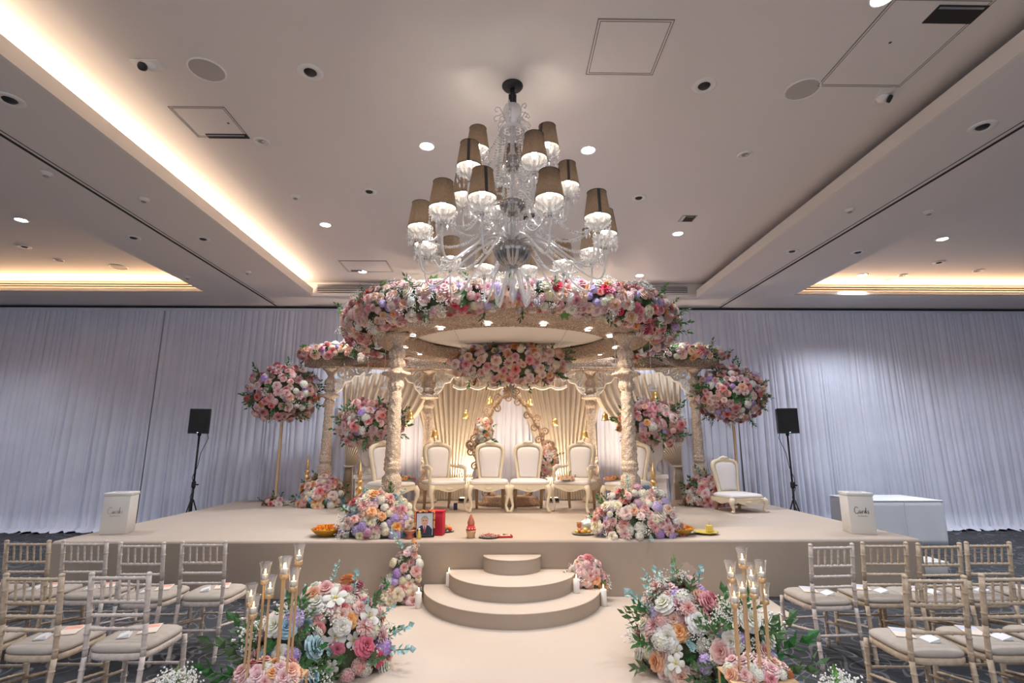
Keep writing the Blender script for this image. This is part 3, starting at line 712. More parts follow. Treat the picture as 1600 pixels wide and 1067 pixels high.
def f_ball(m, sd=0):
    r = random.Random(sd); mb = MB(); vs = []
    for i in range(46):
        z = 1 - 2 * i / 46 * .85; q = sqrt(max(0, 1 - z * z)); a = i * 2.39996; d = V((q * cos(a), q * sin(a), z))
        mb.octa(tuple(d * .55 + V((0, 0, .1))), .2, m)
    mb.sphere((0, 0, .1), .6, m, 10); return mb
def f_gyp(sd=0):
    r = random.Random(sd); mb = MB()
    for i in range(9):
        a = r.uniform(0, 6.28); e = r.uniform(.0, .95); d = V((e * cos(a), e * sin(a), 1)).normalized(); tip = d * r.uniform(.8, 1.1)
        mb.tube([(0, 0, 0), tuple(tip)], .012, 3, m_stem)
        for k in range(9):
            q = tip + V((r.uniform(-1, 1), r.uniform(-1, 1), r.uniform(-1, 1))) * .24
            mb.octa(tuple(q), r.uniform(.035, .065), m_gyp)
    return mb
def leafquad(mb, p, d, up, l, w_, m):
    d = d.normalized(); s_ = d.cross(up); s_ = s_.normalized() if s_.length > 1e-4 else d.orthogonal()
    nrm = s_.cross(d)
    mb.add([p, p + d * l * .45 + s_ * w_, p + d * l + nrm * l * .12, p + d * l * .45 - s_ * w_, p + d * l * .5 - nrm * w_ * .35], [(0, 1, 4), (1, 2, 4), (2, 3, 4), (3, 0, 4)], m, False)
def f_sprig(m, sd=0, wide=.11, n_=9, ln=.42):
    r = random.Random(sd); mb = MB(); bend = r.uniform(-.35, .35)
    P = [V((bend * t_ * t_, 0, t_)) for t_ in [i / 6 * 1.15 for i in range(7)]]
    mb.tube([tuple(p) for p in P], .018, 3, m_stem)
    for i in range(n_):
        t_ = .2 + .95 * i / n_; p = V((bend * t_ * t_, 0, t_)); a = i * 2.3
        leafquad(mb, p, V((cos(a) * .9, sin(a) * .9, .7)), V((0, 0, 1)), ln * r.uniform(.8, 1.1), wide, m)
    leafquad(mb, P[-1], V((bend, 0, 1)), V((1, 0, 0)), ln, wide, m)
    return mb
def f_bigleaf(m, sd=0):
    mb = MB()
    for a, l in ((0, 1.0), (.75, .8), (-.75, .8), (1.45, .55), (-1.45, .55)):
        leafquad(mb, V((0, 0, .05)), V((cos(a), sin(a), .35)), V((0, 0, 1)), l, .24 * l + .06, m)
    return mb
KIND = dict(rose=f_rose, carnation=f_carn, dahlia=f_dahl, hydrangea=f_hyd, open_bloom=f_open, pompom=f_ball)
_cache = {}
def bloom_mb(kind, col):
    k = (kind, col)
    if k not in _cache:
        if kind == 'gypsophila': mb = f_gyp(3)
        elif kind == 'leaf_sprig': mb = f_sprig(dict(green=m_leaf, bright=m_leafb, blue=m_euca)[col], 5 if col != 'blue' else 8, *((.11, 9, .42) if col != 'blue' else (.13, 10, .26)))
        elif kind == 'broad_leaf': mb = f_bigleaf(dict(green=m_leaf, bright=m_leafb)[col])
        else: mb = KIND[kind](m_pet[col], hash(kind) % 7 if False else len(kind))
        _cache[k] = (mb, mb.mesh(kind))
    return _cache[k]
def orient(nrm, spin):
    q = V((0, 0, 1)).rotation_difference(nrm.normalized()); return q @ Quaternion((0, 0, 1), spin)
PAL_PINK = [('rose', 'pink', 3), ('rose', 'pale', 4), ('rose', 'blush', 3), ('carnation', 'pale', 4), ('carnation', 'pink', 3), ('hydrangea', 'pale', 3), ('hydrangea', 'white', 2), ('hydrangea', 'lilac', 1),
            ('dahlia', 'pale', 1), ('rose', 'peach', 1), ('leaf_sprig', 'green', 3), ('gypsophila', 'w', 2)]
PAL_MIX = [('rose', 'pale', 2), ('rose', 'blush', 3), ('rose', 'cream', 3), ('carnation', 'pink', 1), ('carnation', 'pale', 2), ('hydrangea', 'lilac', 4), ('hydrangea', 'white', 4), ('hydrangea', 'mauve', 1), ('dahlia', 'pale', 2),
           ('pompom', 'white', 2), ('rose', 'blue', 1), ('rose', 'peach', 1), ('carnation', 'apricot', 1), ('leaf_sprig', 'green', 1), ('leaf_sprig', 'blue', 1), ('gypsophila', 'w', 2), ('hydrangea', 'cream', 2)]
PAL_PEACH = [('carnation', 'peach', 2), ('rose', 'apricot', 4), ('rose', 'blush', 3), ('carnation', 'apricot', 3), ('pompom', 'cream', 1), ('rose', 'blue', 1), ('hydrangea', 'white', 2), ('rose', 'pink', 1), ('dahlia', 'pale', 1),
             ('leaf_sprig', 'green', 1), ('hydrangea', 'cream', 1)]
PAL_RING = [('rose', 'pink', 4), ('rose', 'pale', 3), ('carnation', 'pink', 3), ('carnation', 'pale', 3), ('rose', 'blush', 2), ('rose', 'rosered', 1), ('hydrangea', 'pale', 2), ('hydrangea', 'cream', 2), ('hydrangea', 'white', 2), ('hydrangea', 'lilac', 2),
            ('carnation', 'peach', 2), ('carnation', 'orange', 1), ('rose', 'apricot', 3), ('rose', 'cream', 2), ('leaf_sprig', 'green', 2), ('broad_leaf', 'bright', 1), ('gypsophila', 'w', 3), ('pompom', 'blush', 1)]
PAL_CENT = [('rose', 'blush', 4), ('rose', 'pink', 2), ('hydrangea', 'cream', 3), ('hydrangea', 'pale', 2), ('carnation', 'apricot', 2), ('carnation', 'pale', 2), ('carnation', 'peach', 1), ('hydrangea', 'lilac', 1), ('rose', 'peach', 1),
            ('pompom', 'cream', 2), ('gypsophila', 'w', 2), ('leaf_sprig', 'green', 1)]
PAL_AISLE = [('rose', 'pink', 2), ('rose', 'pale', 2), ('rose', 'rosered', 1), ('carnation', 'pale', 3), ('hydrangea', 'white', 3), ('hydrangea', 'pale', 2), ('hydrangea', 'lilac', 1), ('rose', 'white', 2), ('rose', 'peach', 1), ('open_bloom', 'white', 2), ('dahlia', 'pink', 1),
             ('broad_leaf', 'bright', 1), ('leaf_sprig', 'green', 2), ('leaf_sprig', 'blue', 1), ('gypsophila', 'w', 3), ('rose', 'blush', 2)]
def pick(pal, rr):
    tot = sum(p[2] for p in pal); x = rr.uniform(0, tot)
    for k, c, w_ in pal:
        x -= w_
        if x <= 0: return k, c
    return pal[0][:2]
def plant(root, P, nrm, kind, col, s, rr, stuff=None):
    mb, me = bloom_mb(kind, col)
    q = orient(nrm + V((rr.uniform(-.3, .3), rr.uniform(-.3, .3), rr.uniform(-.1, .35))), rr.uniform(0, 6.28))
    if kind == 'gypsophila': s *= 1.7; P = P - nrm * s * .45
    elif kind == 'leaf_sprig': s *= 2.1; P = P - nrm * s * .35
    elif kind == 'broad_leaf': s *= 1.6
    else: P = P - nrm * s * .35
    if stuff is not None:
        stuff.merge(mb, M.Translation(P) @ q.to_matrix().to_4x4() @ M.Scale(s, 4)); return
    o = bpy.data.objects.new(kind, me); COL.objects.link(o); o.parent = root; o.location = P
    o.rotation_mode = 'QUATERNION'; o.rotation_quaternion = q; o.scale = (s, s, s)
def core(root, loops_fn):
    pass
def dome(root, c, rad, n_, s, pal, rr, zmin=-.2, irr=.12, budget=None, corem=True):
    """blooms over an ellipsoid; zmin -1 is a full ball, 0 a half dome; returns count"""
    c = V(c); rad = V(rad); cnt = 0
    if corem:
        mb = MB(); k = 12
        L_ = []
        for i in range(k + 1):
            zz = max(zmin, -1) + (1 - max(zmin, -1)) * i / k * .999; q = sqrt(max(0, 1 - zz * zz))
            L_.append([(c.x + rad.x * .78 * (q + .05) * cos(a) * (1 + .08 * sin(5 * a + i)), c.y + rad.y * .78 * (q + .05) * sin(a), c.z + rad.z * .78 * zz) for a in [2 * pi * j / 18 for j in range(18)]])
        mb.loft(L_, m_core); mb.obj('greenery_core', None, root)
    n_ = int(n_ * (1.0 if n_ > 200 else 1.35)) if n_ > 20 else n_
    for i in range(n_):
        z = 1 - (i + .5) / n_ * (1 - zmin); q = sqrt(max(0, 1 - z * z)); a = i * 2.39996 + rr.uniform(-.12, .12)
        d = V((q * cos(a), q * sin(a), z)); k = 1 + rr.uniform(-irr, irr)
        P = c + V((d.x * rad.x, d.y * rad.y, d.z * rad.z)) * k
        nrm = V((d.x / rad.x, d.y / rad.y, d.z / rad.z)).normalized()
        kd, cl = pick(pal, rr); plant(root, P, nrm, kd, cl, s * rr.uniform(.72, 1.22), rr); cnt += 1
    return cnt
def sprays(root, c, rad, lst, rr):
    """long sprigs that stick out: list of (dir, size, kind, col)"""
    for d, s_, kd, cl in lst:
        d = V(d).normalized(); P = V(c) + V((d.x * rad[0], d.y * rad[1], d.z * rad[2])) * .85
        mb, me = bloom_mb(kd, cl); o = bpy.data.objects.new(kd, me); COL.objects.link(o); o.parent = root; o.location = P
        o.rotation_mode = 'QUATERNION'; o.rotation_quaternion = orient(d, rr.uniform(0, 6)); o.scale = (s_,) * 3

# ---- ring garland
gr = thing('flower_garland', 'thick pastel flower garland wrapped round the front of the mandap ring', 'flower garland', (.1, 7.7, 3.25))
rr = random.Random(21); A0, A1 = R(-212), R(32); cells = []
cr_ = MB(); L_ = []
def gsec(a):
    side = abs(cos(a)) ** 1.5
    return 2.0 + .12 * side, .10 + .03 * side, .165 + .17 * side, .165 + .16 * side  # radius, z centre, half width, half height
for i in range(91):
    a = A0 + (A1 - A0) * i / 90; r_, zc_, hw, hh = gsec(a)
    L_.append([((r_ + hw * .7 * cos(t_)) * cos(a), (r_ + hw * .7 * cos(t_)) * sin(a), zc_ + hh * .75 * sin(t_)) for t_ in [2 * pi * j / 10 for j in range(10)]])
cr_.loft(L_, m_core); cr_.obj('greenery_core', None, gr)
N_ = 116; band = []
for i in range(N_):
    for j, t_ in enumerate([-84, -50, -16, 18, 52, 90, 128]):
        a = A0 + (A1 - A0) * (i + .5 * (j % 2) + rr.uniform(-.25, .25)) / N_; t2 = R(t_ + rr.uniform(-12, 12)); r_, zc_, hw, hh = gsec(a)
        ro = r_ + hw * cos(t2); nrm = V((cos(a) * cos(t2), sin(a) * cos(t2), sin(t2)))
        band.append((ro * a, V((ro * cos(a), ro * sin(a), zc_ + hh * sin(t2))), nrm, j))
show = [x for x in band if x[3] in (0, 1, 2, 3, 4)]; rest = [x for x in band if x[3] in (5, 6)]
# clusters of one colour run along the garland like the photograph's drifts
def drift(a, rr):
    k, c = pick(PAL_RING, rr); return k, c
rr.shuffle(show); stuffm = MB()
for i, (_, P, nrm, j) in enumerate(show):
    if i % 7 == 0: cur = pick(PAL_RING, rr)
    kd, cl = pick(PAL_RING, rr); sz = .070 * rr.uniform(.75, 1.3)
    if i < 299: plant(gr, P, nrm, kd, cl, sz, rr)
    else: plant(gr, P, nrm, kd, cl, sz, rr, stuffm)
for _, P, nrm, j in rest:
    kd, cl = pick(PAL_RING, rr)
    if rr.random() < .6: plant(gr, P, nrm, kd, cl, .08 * rr.uniform(.8, 1.25), rr, stuffm)
so = stuffm.obj('small_blooms', None, gr); so['kind'] = 'stuff'
rr = random.Random(5)
for x, y, z, rx, ry, rz_, n_, lab in [(-2.86, 9.7, 3.42, .95, .28, .2, 100, 'flower garland lying on the beam end above the outer column nearest the faded card box'),
                                      (3.22, 9.7, 3.42, .95, .28, .2, 100, 'flower garland lying on the beam end above the low chair')]:
    t = thing('flower_garland', lab, 'flower garland', (x, y, 3.36)); dome(t, (0, 0, 0), (rx, ry, rz_), n_, .085, PAL_RING, rr, -.5); dome(t, (.74 if x < 0 else -.74, -.55, .0), (.42, .4, .2), 36, .085, PAL_RING, rr, -.3)
# ---- hanging centre cluster
rr = random.Random(8)
t = thing('flower_cluster', 'large blush flower cluster hanging below the back of the mandap ring', 'flower cluster', (.115, 8.5, 3.0))
dome(t, (0, 0, 0), (.98, .24, .33), 290, .078, PAL_CENT, rr, -1, .1)
sprays(t, (0, 0, 0), (1.0, .25, .4), [((1, -.4, .3), .22, 'leaf_sprig', 'green'), ((1, -.4, .1), .2, 'leaf_sprig', 'green'), ((.9, -.5, -.5), .2, 'leaf_sprig', 'green'), ((.2, -.3, 1), .2, 'leaf_sprig', 'bright'), ((.3, -.5, 1), .18, 'leaf_sprig', 'green'),
                                      ((-.3, -.3, 1), .16, 'leaf_sprig', 'green'), ((.0, -.4, -1), .16, 'leaf_sprig', 'blue'), ((.35, -.4, -1), .15, 'leaf_sprig', 'green')], rr)
# ---- tall gold stands with flower balls
def tall_stand(x, y, lab, seed):
    t = thing('flower_stand', 'tall gold pole stand ' + lab, 'flower stand', (x, y, .62), group='tall gold flower stands')
    MB().rbox((-.2, -.14, 0), (.2, .14, .012), .01, m_gold).obj('base_plate', None, t)
    MB().box((-.018, -.018, .01), (.018, .018, 1.6), m_rod).box((-.05, -.05, 1.59), (.05, .05, 1.61), m_rod).obj('pole', None, t)
    rr = random.Random(seed)
    b_ = thing('flower_ball', 'big ball of pink flowers on tall stand ' + lab, 'flower arrangement', (x, y, 2.62), group='flower balls on tall stands')
    dome(b_, (0, 0, 0), (.60, .55, .50), 285, .078, PAL_PINK, rr, -1, .13)
    for i in range(16):
        a = rr.uniform(0, 6.28); e = rr.uniform(-.6, .9); sprays(b_, (0, 0, 0), (.60, .55, .48), [((cos(a), sin(a), e), rr.uniform(.12, .2), 'leaf_sprig', 'green')], rr)
    f = thing('flower_posy', 'small pink posy at the foot of stand ' + lab, 'flower arrangement', (x, y - .06, .635))
    dome(f, (0, 0, 0), (.19, .12, .13), 20, .06, PAL_PINK, rr, 0)
tall_stand(-4.08, 9.75, 'beside the urn, faded card box side', 31)
tall_stand(4.28, 9.75, 'behind the low chair', 32)
# ---- urns with bouquets
def urn_thing(x, y, lab, seed):
    t = thing('pedestal_urn', 'fluted cream urn on plinth ' + lab, 'urn', (x, y, .62), group='cream pedestal urns')
    fl = lambda a, z, r: .008 * cos(18 * a) if .72 < z < 1.08 and r > .1 else 0
    MB().box((-.2, -.2, 0), (.2, .2, .08)).box((-.16, -.16, .08), (.16, .16, .5)).box((-.19, -.19, .5), (.19, .19, .56)).obj('plinth', m_urn, t)
    MB().lathe([(.13, .56), (.13, .59), (.06, .63), (.05, .68), (.07, .72), (.13, .80), (.17, .90), (.18, .98), (.165, 1.05), (.19, 1.10), (.22, 1.13), (.22, 1.15), (.17, 1.15), (.15, 1.1)], 54, m_urn, mod=fl).obj('urn_bowl', None, t)
    rr = random.Random(seed)
    f = thing('urn_bouquet', 'full pink and green bouquet standing in the urn ' + lab, 'flower arrangement', (x, y, 1.77), group='urn bouquets')
    dome(f, (0, 0, .26), (.52, .45, .42), 170, .078, PAL_PINK, rr, -.85, .14)
    for i in range(22):
        a = rr.uniform(0, 6.28); e = rr.uniform(-.6, .9); sprays(f, (0, 0, .26), (.52, .45, .42), [((cos(a), sin(a), e), rr.uniform(.13, .24), 'leaf_sprig', 'green')], rr)
urn_thing(-2.35, 9.3, 'behind the column nearest the photo frame', 41)
urn_thing(2.62, 9.3, 'behind the column nearest the yellow dish', 42)
# ---- heaps on the stage and floor
def heap(x, y, z, rad, n_, s, pal, lab, seed, sp=(), name='flower_heap', zmin=0, rz=0):
    rr = random.Random(seed); t = thing(name, lab, 'flower arrangement', (x, y, z), rz)
    dome(t, (0, 0, .0), rad, n_, s, pal, rr, zmin, .1); sprays(t, (0, 0, 0), rad, sp, rr); return t
heap(-1.50, 6.58, .63, (.45, .25, .47), 120, .07, PAL_MIX, 'mixed pastel flower heap at the foot of the column, beside the photo frame', 51,
     [((-.5, .3, 1), .16, 'leaf_sprig', 'blue'), ((.5, .2, 1), .16, 'leaf_sprig', 'blue'), ((.3, .3, 1), .13, 'leaf_sprig', 'blue')])
heap(1.60, 6.56, .63, (.52, .27, .52), 125, .07, PAL_MIX, 'mixed pastel flower heap at the foot of the column, beside the yellow dish', 52,
     [((.5, .2, 1), .15, 'leaf_sprig', 'blue'), ((-.6, .2, .9), .12, 'gypsophila', 'w')])
heap(-3.2, 9.55, .63, (.40, .28, .52), 85, .085, PAL_PEACH, 'peach flower heap around the foot of the outer column nearest the faded card box', 53,
     [((.9, -.1, .6), .16, 'leaf_sprig', 'green'), ((.8, -.2, .9), .14, 'leaf_sprig', 'blue')])
heap(3.62, 9.55, .63, (.38, .28, .50), 80, .08, PAL_PINK, 'pink flower heap at the foot of the outer column beside the low chair', 54, [((-.2, 0, 1), .2, 'leaf_sprig', 'blue'), ((.2, 0, 1), .16, 'leaf_sprig', 'blue')])
heap(-1.13, 6.10, .015, (.22, .13, .30), 42, .062, PAL_MIX, 'tall loose pink and lilac flowers on the floor beside the steps', 55)
t = heap(-1.07, 6.14, .30, (.17, .11, .26), 26, .055, PAL_MIX, 'upper lilac and blush flowers of the loose arrangement beside the steps, above the rest', 56,
         [((-.35, 0, 1), .22, 'leaf_sprig', 'blue'), ((.3, 0, 1), .1, 'gypsophila', 'w')], zmin=-.6)
for i in range(6): plant(t, V((.08 + .02 * (-1) ** i, -.02, .20 + .03 * i)), V((.6 * (-1) ** i, -.5, .6)), 'carnation', 'peach', .028, rnd)
heap(.93, 6.14, .16, (.20, .10, .30), 46, .058, PAL_PINK, 'compact all-pink flower mound standing on the lowest step', 57)
# aisle heaps
heap(-1.33, 4.47, .015, (.42, .34, .58), 120, .075, PAL_AISLE, 'large pastel flower dome on the aisle carpet, on the side of the faded card box', 58,
     [((-.7, -.2, .75), .2, 'leaf_sprig', 'blue'), ((1, 0, .35), .22, 'leaf_sprig', 'blue'), ((1, -.1, .2), .24, 'leaf_sprig', 'blue'), ((.8, 0, .6), .16, 'leaf_sprig', 'blue'), ((.6, -.3, .9), .14, 'leaf_sprig', 'blue'),
      ((-.5, -1, .3), .16, 'broad_leaf', 'bright'), ((-.3, -1, .1), .2, 'leaf_sprig', 'green'), ((-.6, -1, .1), .2, 'leaf_sprig', 'green')])
heap(1.40, 4.42, .015, (.36, .34, .60), 110, .075, PAL_AISLE, 'large pastel flower dome with white orchids on the aisle carpet', 59,
     [((-.8, -.1, .8), .25, 'leaf_sprig', 'blue'), ((-.6, 0, .9), .22, 'leaf_sprig', 'blue'), ((-.3, 0, 1), .2, 'leaf_sprig', 'blue'), ((.4, 0, 1), .2, 'leaf_sprig', 'blue'), ((0, 0, 1), .2, 'leaf_sprig', 'bright'),
      ((.5, -1, .2), .22, 'leaf_sprig', 'bright'), ((.7, -1, .3), .2, 'leaf_sprig', 'green')])
# ---- candle stands with their flowers
def candle_stand(cx, cy, cups, lab, seed):
    t = thing('candle_stand', 'gold wire stand with votive cups on tall rods ' + lab, 'candle stand', (cx, cy, 0.014), group='gold candle stands at the aisle')
    zt = .30
    MB().rbox((-.2, -.13, zt - .012), (.2, .13, zt), .01, m_rod).obj('tray', None, t)
    for x in (-.19, -.065, .065, .19):
        MB().box((x - .005, -.125, 0), (x + .005, -.115, zt - .01), m_rod).obj('leg', None, t)
        MB().box((x - .005, .115, 0), (x + .005, .125, zt - .01), m_rod).obj('leg', None, t)
    for x, y, z in cups:
        X, Y = x - cx, y - cy; h = z - .014
        r_ = MB().box((X - .0055, Y - .0055, zt), (X + .0055, Y + .0055, h - .035), m_rod); r_.lathe([(.009, h - .045), (.024, h - .035), (.025, h - .012), (.001, h - .012)], 16, m_rod, T=M.Translation((X, Y, 0))); r_.obj('candle_rod', None, t)
        g = MB().lathe([(.024, h - .012), (.026, h + .02), (.029, h + .055), (.038, h + .09)], 20, m_votive, T=M.Translation((X, Y, 0)), caps=False); g.obj('glass_cup', None, t)
        c_ = MB().lathe([(.017, h - .01), (.018, h + .016), (.015, h + .02), (.001, h + .018)], 14, m_wax, T=M.Translation((X, Y, 0))); co = c_.obj('candle', None, t)
        f = MB().lathe([(.001, h + .022), (.005, h + .03), (.0035, h + .04), (.001, h + .052)], 8, m_flame, T=M.Translation((X, Y, 0)), caps=False); f.obj('flame', None, co)
    rr = random.Random(seed)
    f = thing('tray_flowers', 'low roses massed on the candle stand tray ' + lab, 'flower arrangement', (cx, cy, zt + .016))
    s_ = -1 if cx < 0 else 1
    dome(f, (0, 0, 0), (.19, .12, .09), 22, .052, PAL_AISLE[:2] + [('rose', 'peach', 3), ('rose', 'pale', 3), ('hydrangea', 'white', 2), ('carnation', 'apricot', 1), ('rose', 'blush', 3)], rr, 0, .05)
    g = thing('floor_foliage', 'dark leafy greenery behind the candle stand ' + lab, 'flower arrangement', (cx + .08 * s_, cy + .42, .014))
    dome(g, (0, 0, .0), (.24, .2, .55), 55, .07, [('leaf_sprig', 'green', 6), ('broad_leaf', 'green', 2), ('gypsophila', 'w', 3), ('rose', 'white', 3), ('hydrangea', 'lilac', 1), ('rose', 'blue', 1), ('rose', 'pale', 1)], rr, 0, .15)
    sprays(g, (0, 0, 0), (.24, .2, .5), [((s_ * 1, -.1, .6), .28, 'leaf_sprig', 'green'), ((s_ * 1, -.2, .3), .26, 'leaf_sprig', 'green'), ((s_ * .9, -.1, .9), .24, 'leaf_sprig', 'green'), ((s_ * .9, 0, 1.1), .2, 'gypsophila', 'w'), ((-s_ * .2, 0, 1), .16, 'pompom', 'white') if False else ((-s_ * .2, 0, 1), .2, 'leaf_sprig', 'green')], rr)
cl = [(-1.54, .80, -.06), (-1.50, .745, -.1), (-1.49, .91, 0), (-1.42, .85, -.08), (-1.40, .93, .06), (-1.355, .95, -.03), (-1.31, 1.01, .06), (-1.28, .89, -.08)]
candle_stand(-1.42, 3.5, [(x, 3.5 + dy, z - .03) for x, z, dy in cl], 'on the faded card box side', 61)
cr2 = [(1.43, .78, -.06), (1.46, .90, .04), (1.475, .84, -.08), (1.54, .84, -.09), (1.545, .98, .05), (1.60, .88, .06), (1.62, .92, -.04), (1.665, .77, .04)]
candle_stand(1.56, 3.5, [(x, 3.5 + dy, z - .03) for x, z, dy in cr2], 'on the white table side', 62)
# baby's breath bouquets peeping in at the bottom edge
for x, y, lab, sd in [(-1.98, 3.45, 'baby\'s breath bunch at the frame bottom beside the front white chair', 71), (1.93, 3.3, 'baby\'s breath bunch at the frame bottom beside the pale chair legs', 72)]:
    t = thing('baby_breath_bunch', lab, 'flower arrangement', (x, y, .0)); rr = random.Random(sd)
    MB().lathe([(.05, 0), (.06, .02), (.05, .12), (.045, .2)], 16, m_votive, caps=False).obj('glass_jar', None, t)
    for i in range(14):
        a = rr.uniform(0, 6.28); e = rr.uniform(0, .8); mb, me = bloom_mb('gypsophila', 'w') if i < 11 else bloom_mb('leaf_sprig', 'bright')
        put('gypsophila' if i < 11 else 'leaf_sprig', me, t, (.03 * cos(a), .03 * sin(a), .14 + rr.uniform(0, .12))).rotation_euler = (e * sin(a), e * cos(a), a)
        t.children[-1].scale = (.13,) * 3
# ---- pillar candles by the steps
for x, y, z, h, lab in [(-.60, 6.16, .157, .145, 'lit white pillar candle on the lowest step next to the loose flowers'), (-.89, 5.90, .016, .15, 'lit white pillar candle on the floor before the loose flowers'),
                        (.775, 5.90, .157, .135, 'lit white pillar candle on the lowest step before the pink mound'), (1.07, 5.95, .016, .16, 'lit white pillar candle on the floor beside the pink mound')]:
    t = thing('pillar_candle', lab, 'candle', (x, y, z), group='pillar candles by the steps')
    MB().lathe([(.031, 0), (.033, .004), (.033, h - .004), (.029, h), (.02, h - .006), (.001, h - .006)], 24, m_wax).obj('wax_body', None, t)
    MB().tube([(0, 0, h - .006), (0, 0, h + .012)], .0015, 5, m_black).obj('wick', None, t)
    MB().lathe([(.001, h + .006), (.007, h + .018), (.005, h + .032), (.001, h + .05)], 8, m_flame, caps=False).obj('flame', None, t)

# ================================================================== THRONE CHAIRS
def outline(sc_=1.0, base=.0, inset=0.0):
    """right half of the back frame outline (x, z) from bottom centre to crest"""
    P = [(0, 0), (.17, 0), (.185, .03), (.19, .12), (.205, .24), (.225, .36), (.24, .46), (.242, .53), (.225, .59), (.18, .625), (.12, .645), (.07, .66), (.035, .685), (0, .70)]
    if inset: P = [(0, .065), (.13, .065), (.142, .085), (.147, .15), (.158, .25), (.172, .35), (.183, .44), (.183, .50), (.168, .545), (.13, .57), (.09, .58), (.05, .585), (.02, .587), (0, .588)]
    return P
def full(P): return [(x, z) for x, z in P] + [(-x, z) for x, z in P[-2:0:-1]]
def throne_parts(seat_h=.45, arms=False, low=False, bh=1.0):
    r = {}
    hw, dp = .31, .27
    f = MB()
    # seat frame with a shaped apron
    xs = [i / 12 * 2 - 1 for i in range(13)]
    top = [(-hw * 1.0, seat_h - .03)] ; ap = [(x * hw, seat_h - .10 - .035 * cos(x * pi) * 1 - (.02 if abs(x) > .9 else 0)) for x in xs]
    poly = [(-hw, seat_h - .02)] + ap + [(hw, seat_h - .02)]
    f.prism(poly, -dp - .012, -dp + .018, axis='y', sm=False)
    f.box((-hw, -dp, seat_h - .09), (hw, dp, seat_h - .02))
    for s_ in (-1, 1):
        f.prism([(-dp, seat_h - .02)] + [(y * dp, seat_h - .09 - .025 * cos(y * pi)) for y in xs] + [(dp, seat_h - .02)], s_ * hw - .014, s_ * hw + .014, axis='x')
    f.sphere((0, -dp - .012, seat_h - .085), (.06, .012, .028), None, 10)
    r['seat_frame'] = (f, m_ivory)
    c = MB(); L_ = []
    for ins, z in ((.02, -.03), (.0, -.015), (-.004, .01), (.012, .032), (.05, .045), (.14, .055)):
        hx, hy = hw - ins, dp - ins; l = []
        for j in range(36):
            a = 2 * pi * j / 36; ca, sa = cos(a), sin(a); p = .28
            l.append((hx * (abs(ca) ** p) * (1 if ca > 0 else -1), hy * (abs(sa) ** p) * (1 if sa > 0 else -1), seat_h + z))
        L_.append(l)
    c.loft(L_); r['seat_cushion'] = (c, m_leather)
    tr = MB()
    for j in range(26): tr.octa((-hw + .01 + (2 * hw - .02) * j / 25, -dp - .016, seat_h - .022), .006, None)
    r['nail_trim'] = (tr, m_gold)
    # back
    O, I = full(outline()), full(outline(inset=1)); n_ = len(O)
    bk = MB(); z0 = seat_h + .0; T = M.Translation((0, dp - .04, z0)) @ M.Rotation(R(-9), 4, 'X') @ M.Diagonal((1.08, 1, bh, 1))
    mid = [((o[0] + i[0]) / 2, (o[1] + i[1]) / 2) for o, i in zip(O, I)]
    loops = [[(p[0], -.01, p[1]) for p in O], [(p[0] * .97, -.035, p[1] * .985 + .004) for p in O], [(p[0], -.048, p[1]) for p in mid], [(p[0], -.03, p[1]) for p in I], [(p[0], .02, p[1]) for p in I], [(p[0], .02, p[1]) for p in O], [(p[0], -.01, p[1]) for p in O]]
    bk.loft(loops, None, False, T=T)
    bk.sphere((0, -.04, .655), (.05, .018, .03), None, 10, T=T)
    for s_ in (-1, 1): spiral_b = [(s_ * (.03 + .05 * t_ / 8), -.045, .66 - .02 * (t_ / 8) ** 2) for t_ in range(9)]; bk.tube(spiral_b, [.014 - .001 * k for k in range(9)], 6, None, T=T)
    r['back_frame'] = (bk, m_ivory)
    cu = MB(); cz = .33; loops = []
    for k, dy in ((1.02, -.0), (1.0, -.02), (.95, -.042), (.8, -.055), (.5, -.062), (.1, -.064)):
        loops.append([(p[0] * k, dy, cz + (p[1] - cz) * k) for p in I])
    cu.loft(loops, None, True, T=T); cu.add([T @ V((p[0] * 1.02, .022, p[1])) for p in I], [tuple(range(len(I)))], None, False)
    r['back_cushion'] = (cu, m_leather)
    tb = MB()
    for i in range(0, len(I)):
        for q in range(3):
            a, b2 = I[i], I[(i + 1) % len(I)]; t_ = q / 3; tb.octa(tuple(T @ V((a[0] + (b2[0] - a[0]) * t_, -.036, a[1] + (b2[1] - a[1]) * t_))), .0055)
    r['back_nail_trim'] = (tb, m_gold)
    legs = []
    for s_ in (-1, 1):
        l = MB(); h = seat_h - .04
        P = [(s_ * (hw - .03), -dp + .02, h), (s_ * (hw + .0), -dp - .005, h * .86), (s_ * (hw + .005), -dp - .012, h * .68), (s_ * (hw - .02), -dp + .005, h * .45), (s_ * (hw - .035), -dp + .012, h * .25), (s_ * (hw - .015), -dp - .008, h * .09), (s_ * (hw + .0), -dp - .02, .02), (s_ * (hw + .0), -dp - .02, 0)]
        l.tube(P, [.05, .044, .034, .025, .02, .026, .032, .026], 10); legs.append(l)
    for s_ in (-1, 1):
        l = MB(); h = seat_h - .05
        l.tube([(s_ * (hw - .08), dp - .03, h), (s_ * (hw - .085), dp - .01, h * .5), (s_ * (hw - .09), dp + .02, 0)], [.034, .028, .022], 8, m_rearleg); legs.append(l)
    arml = []
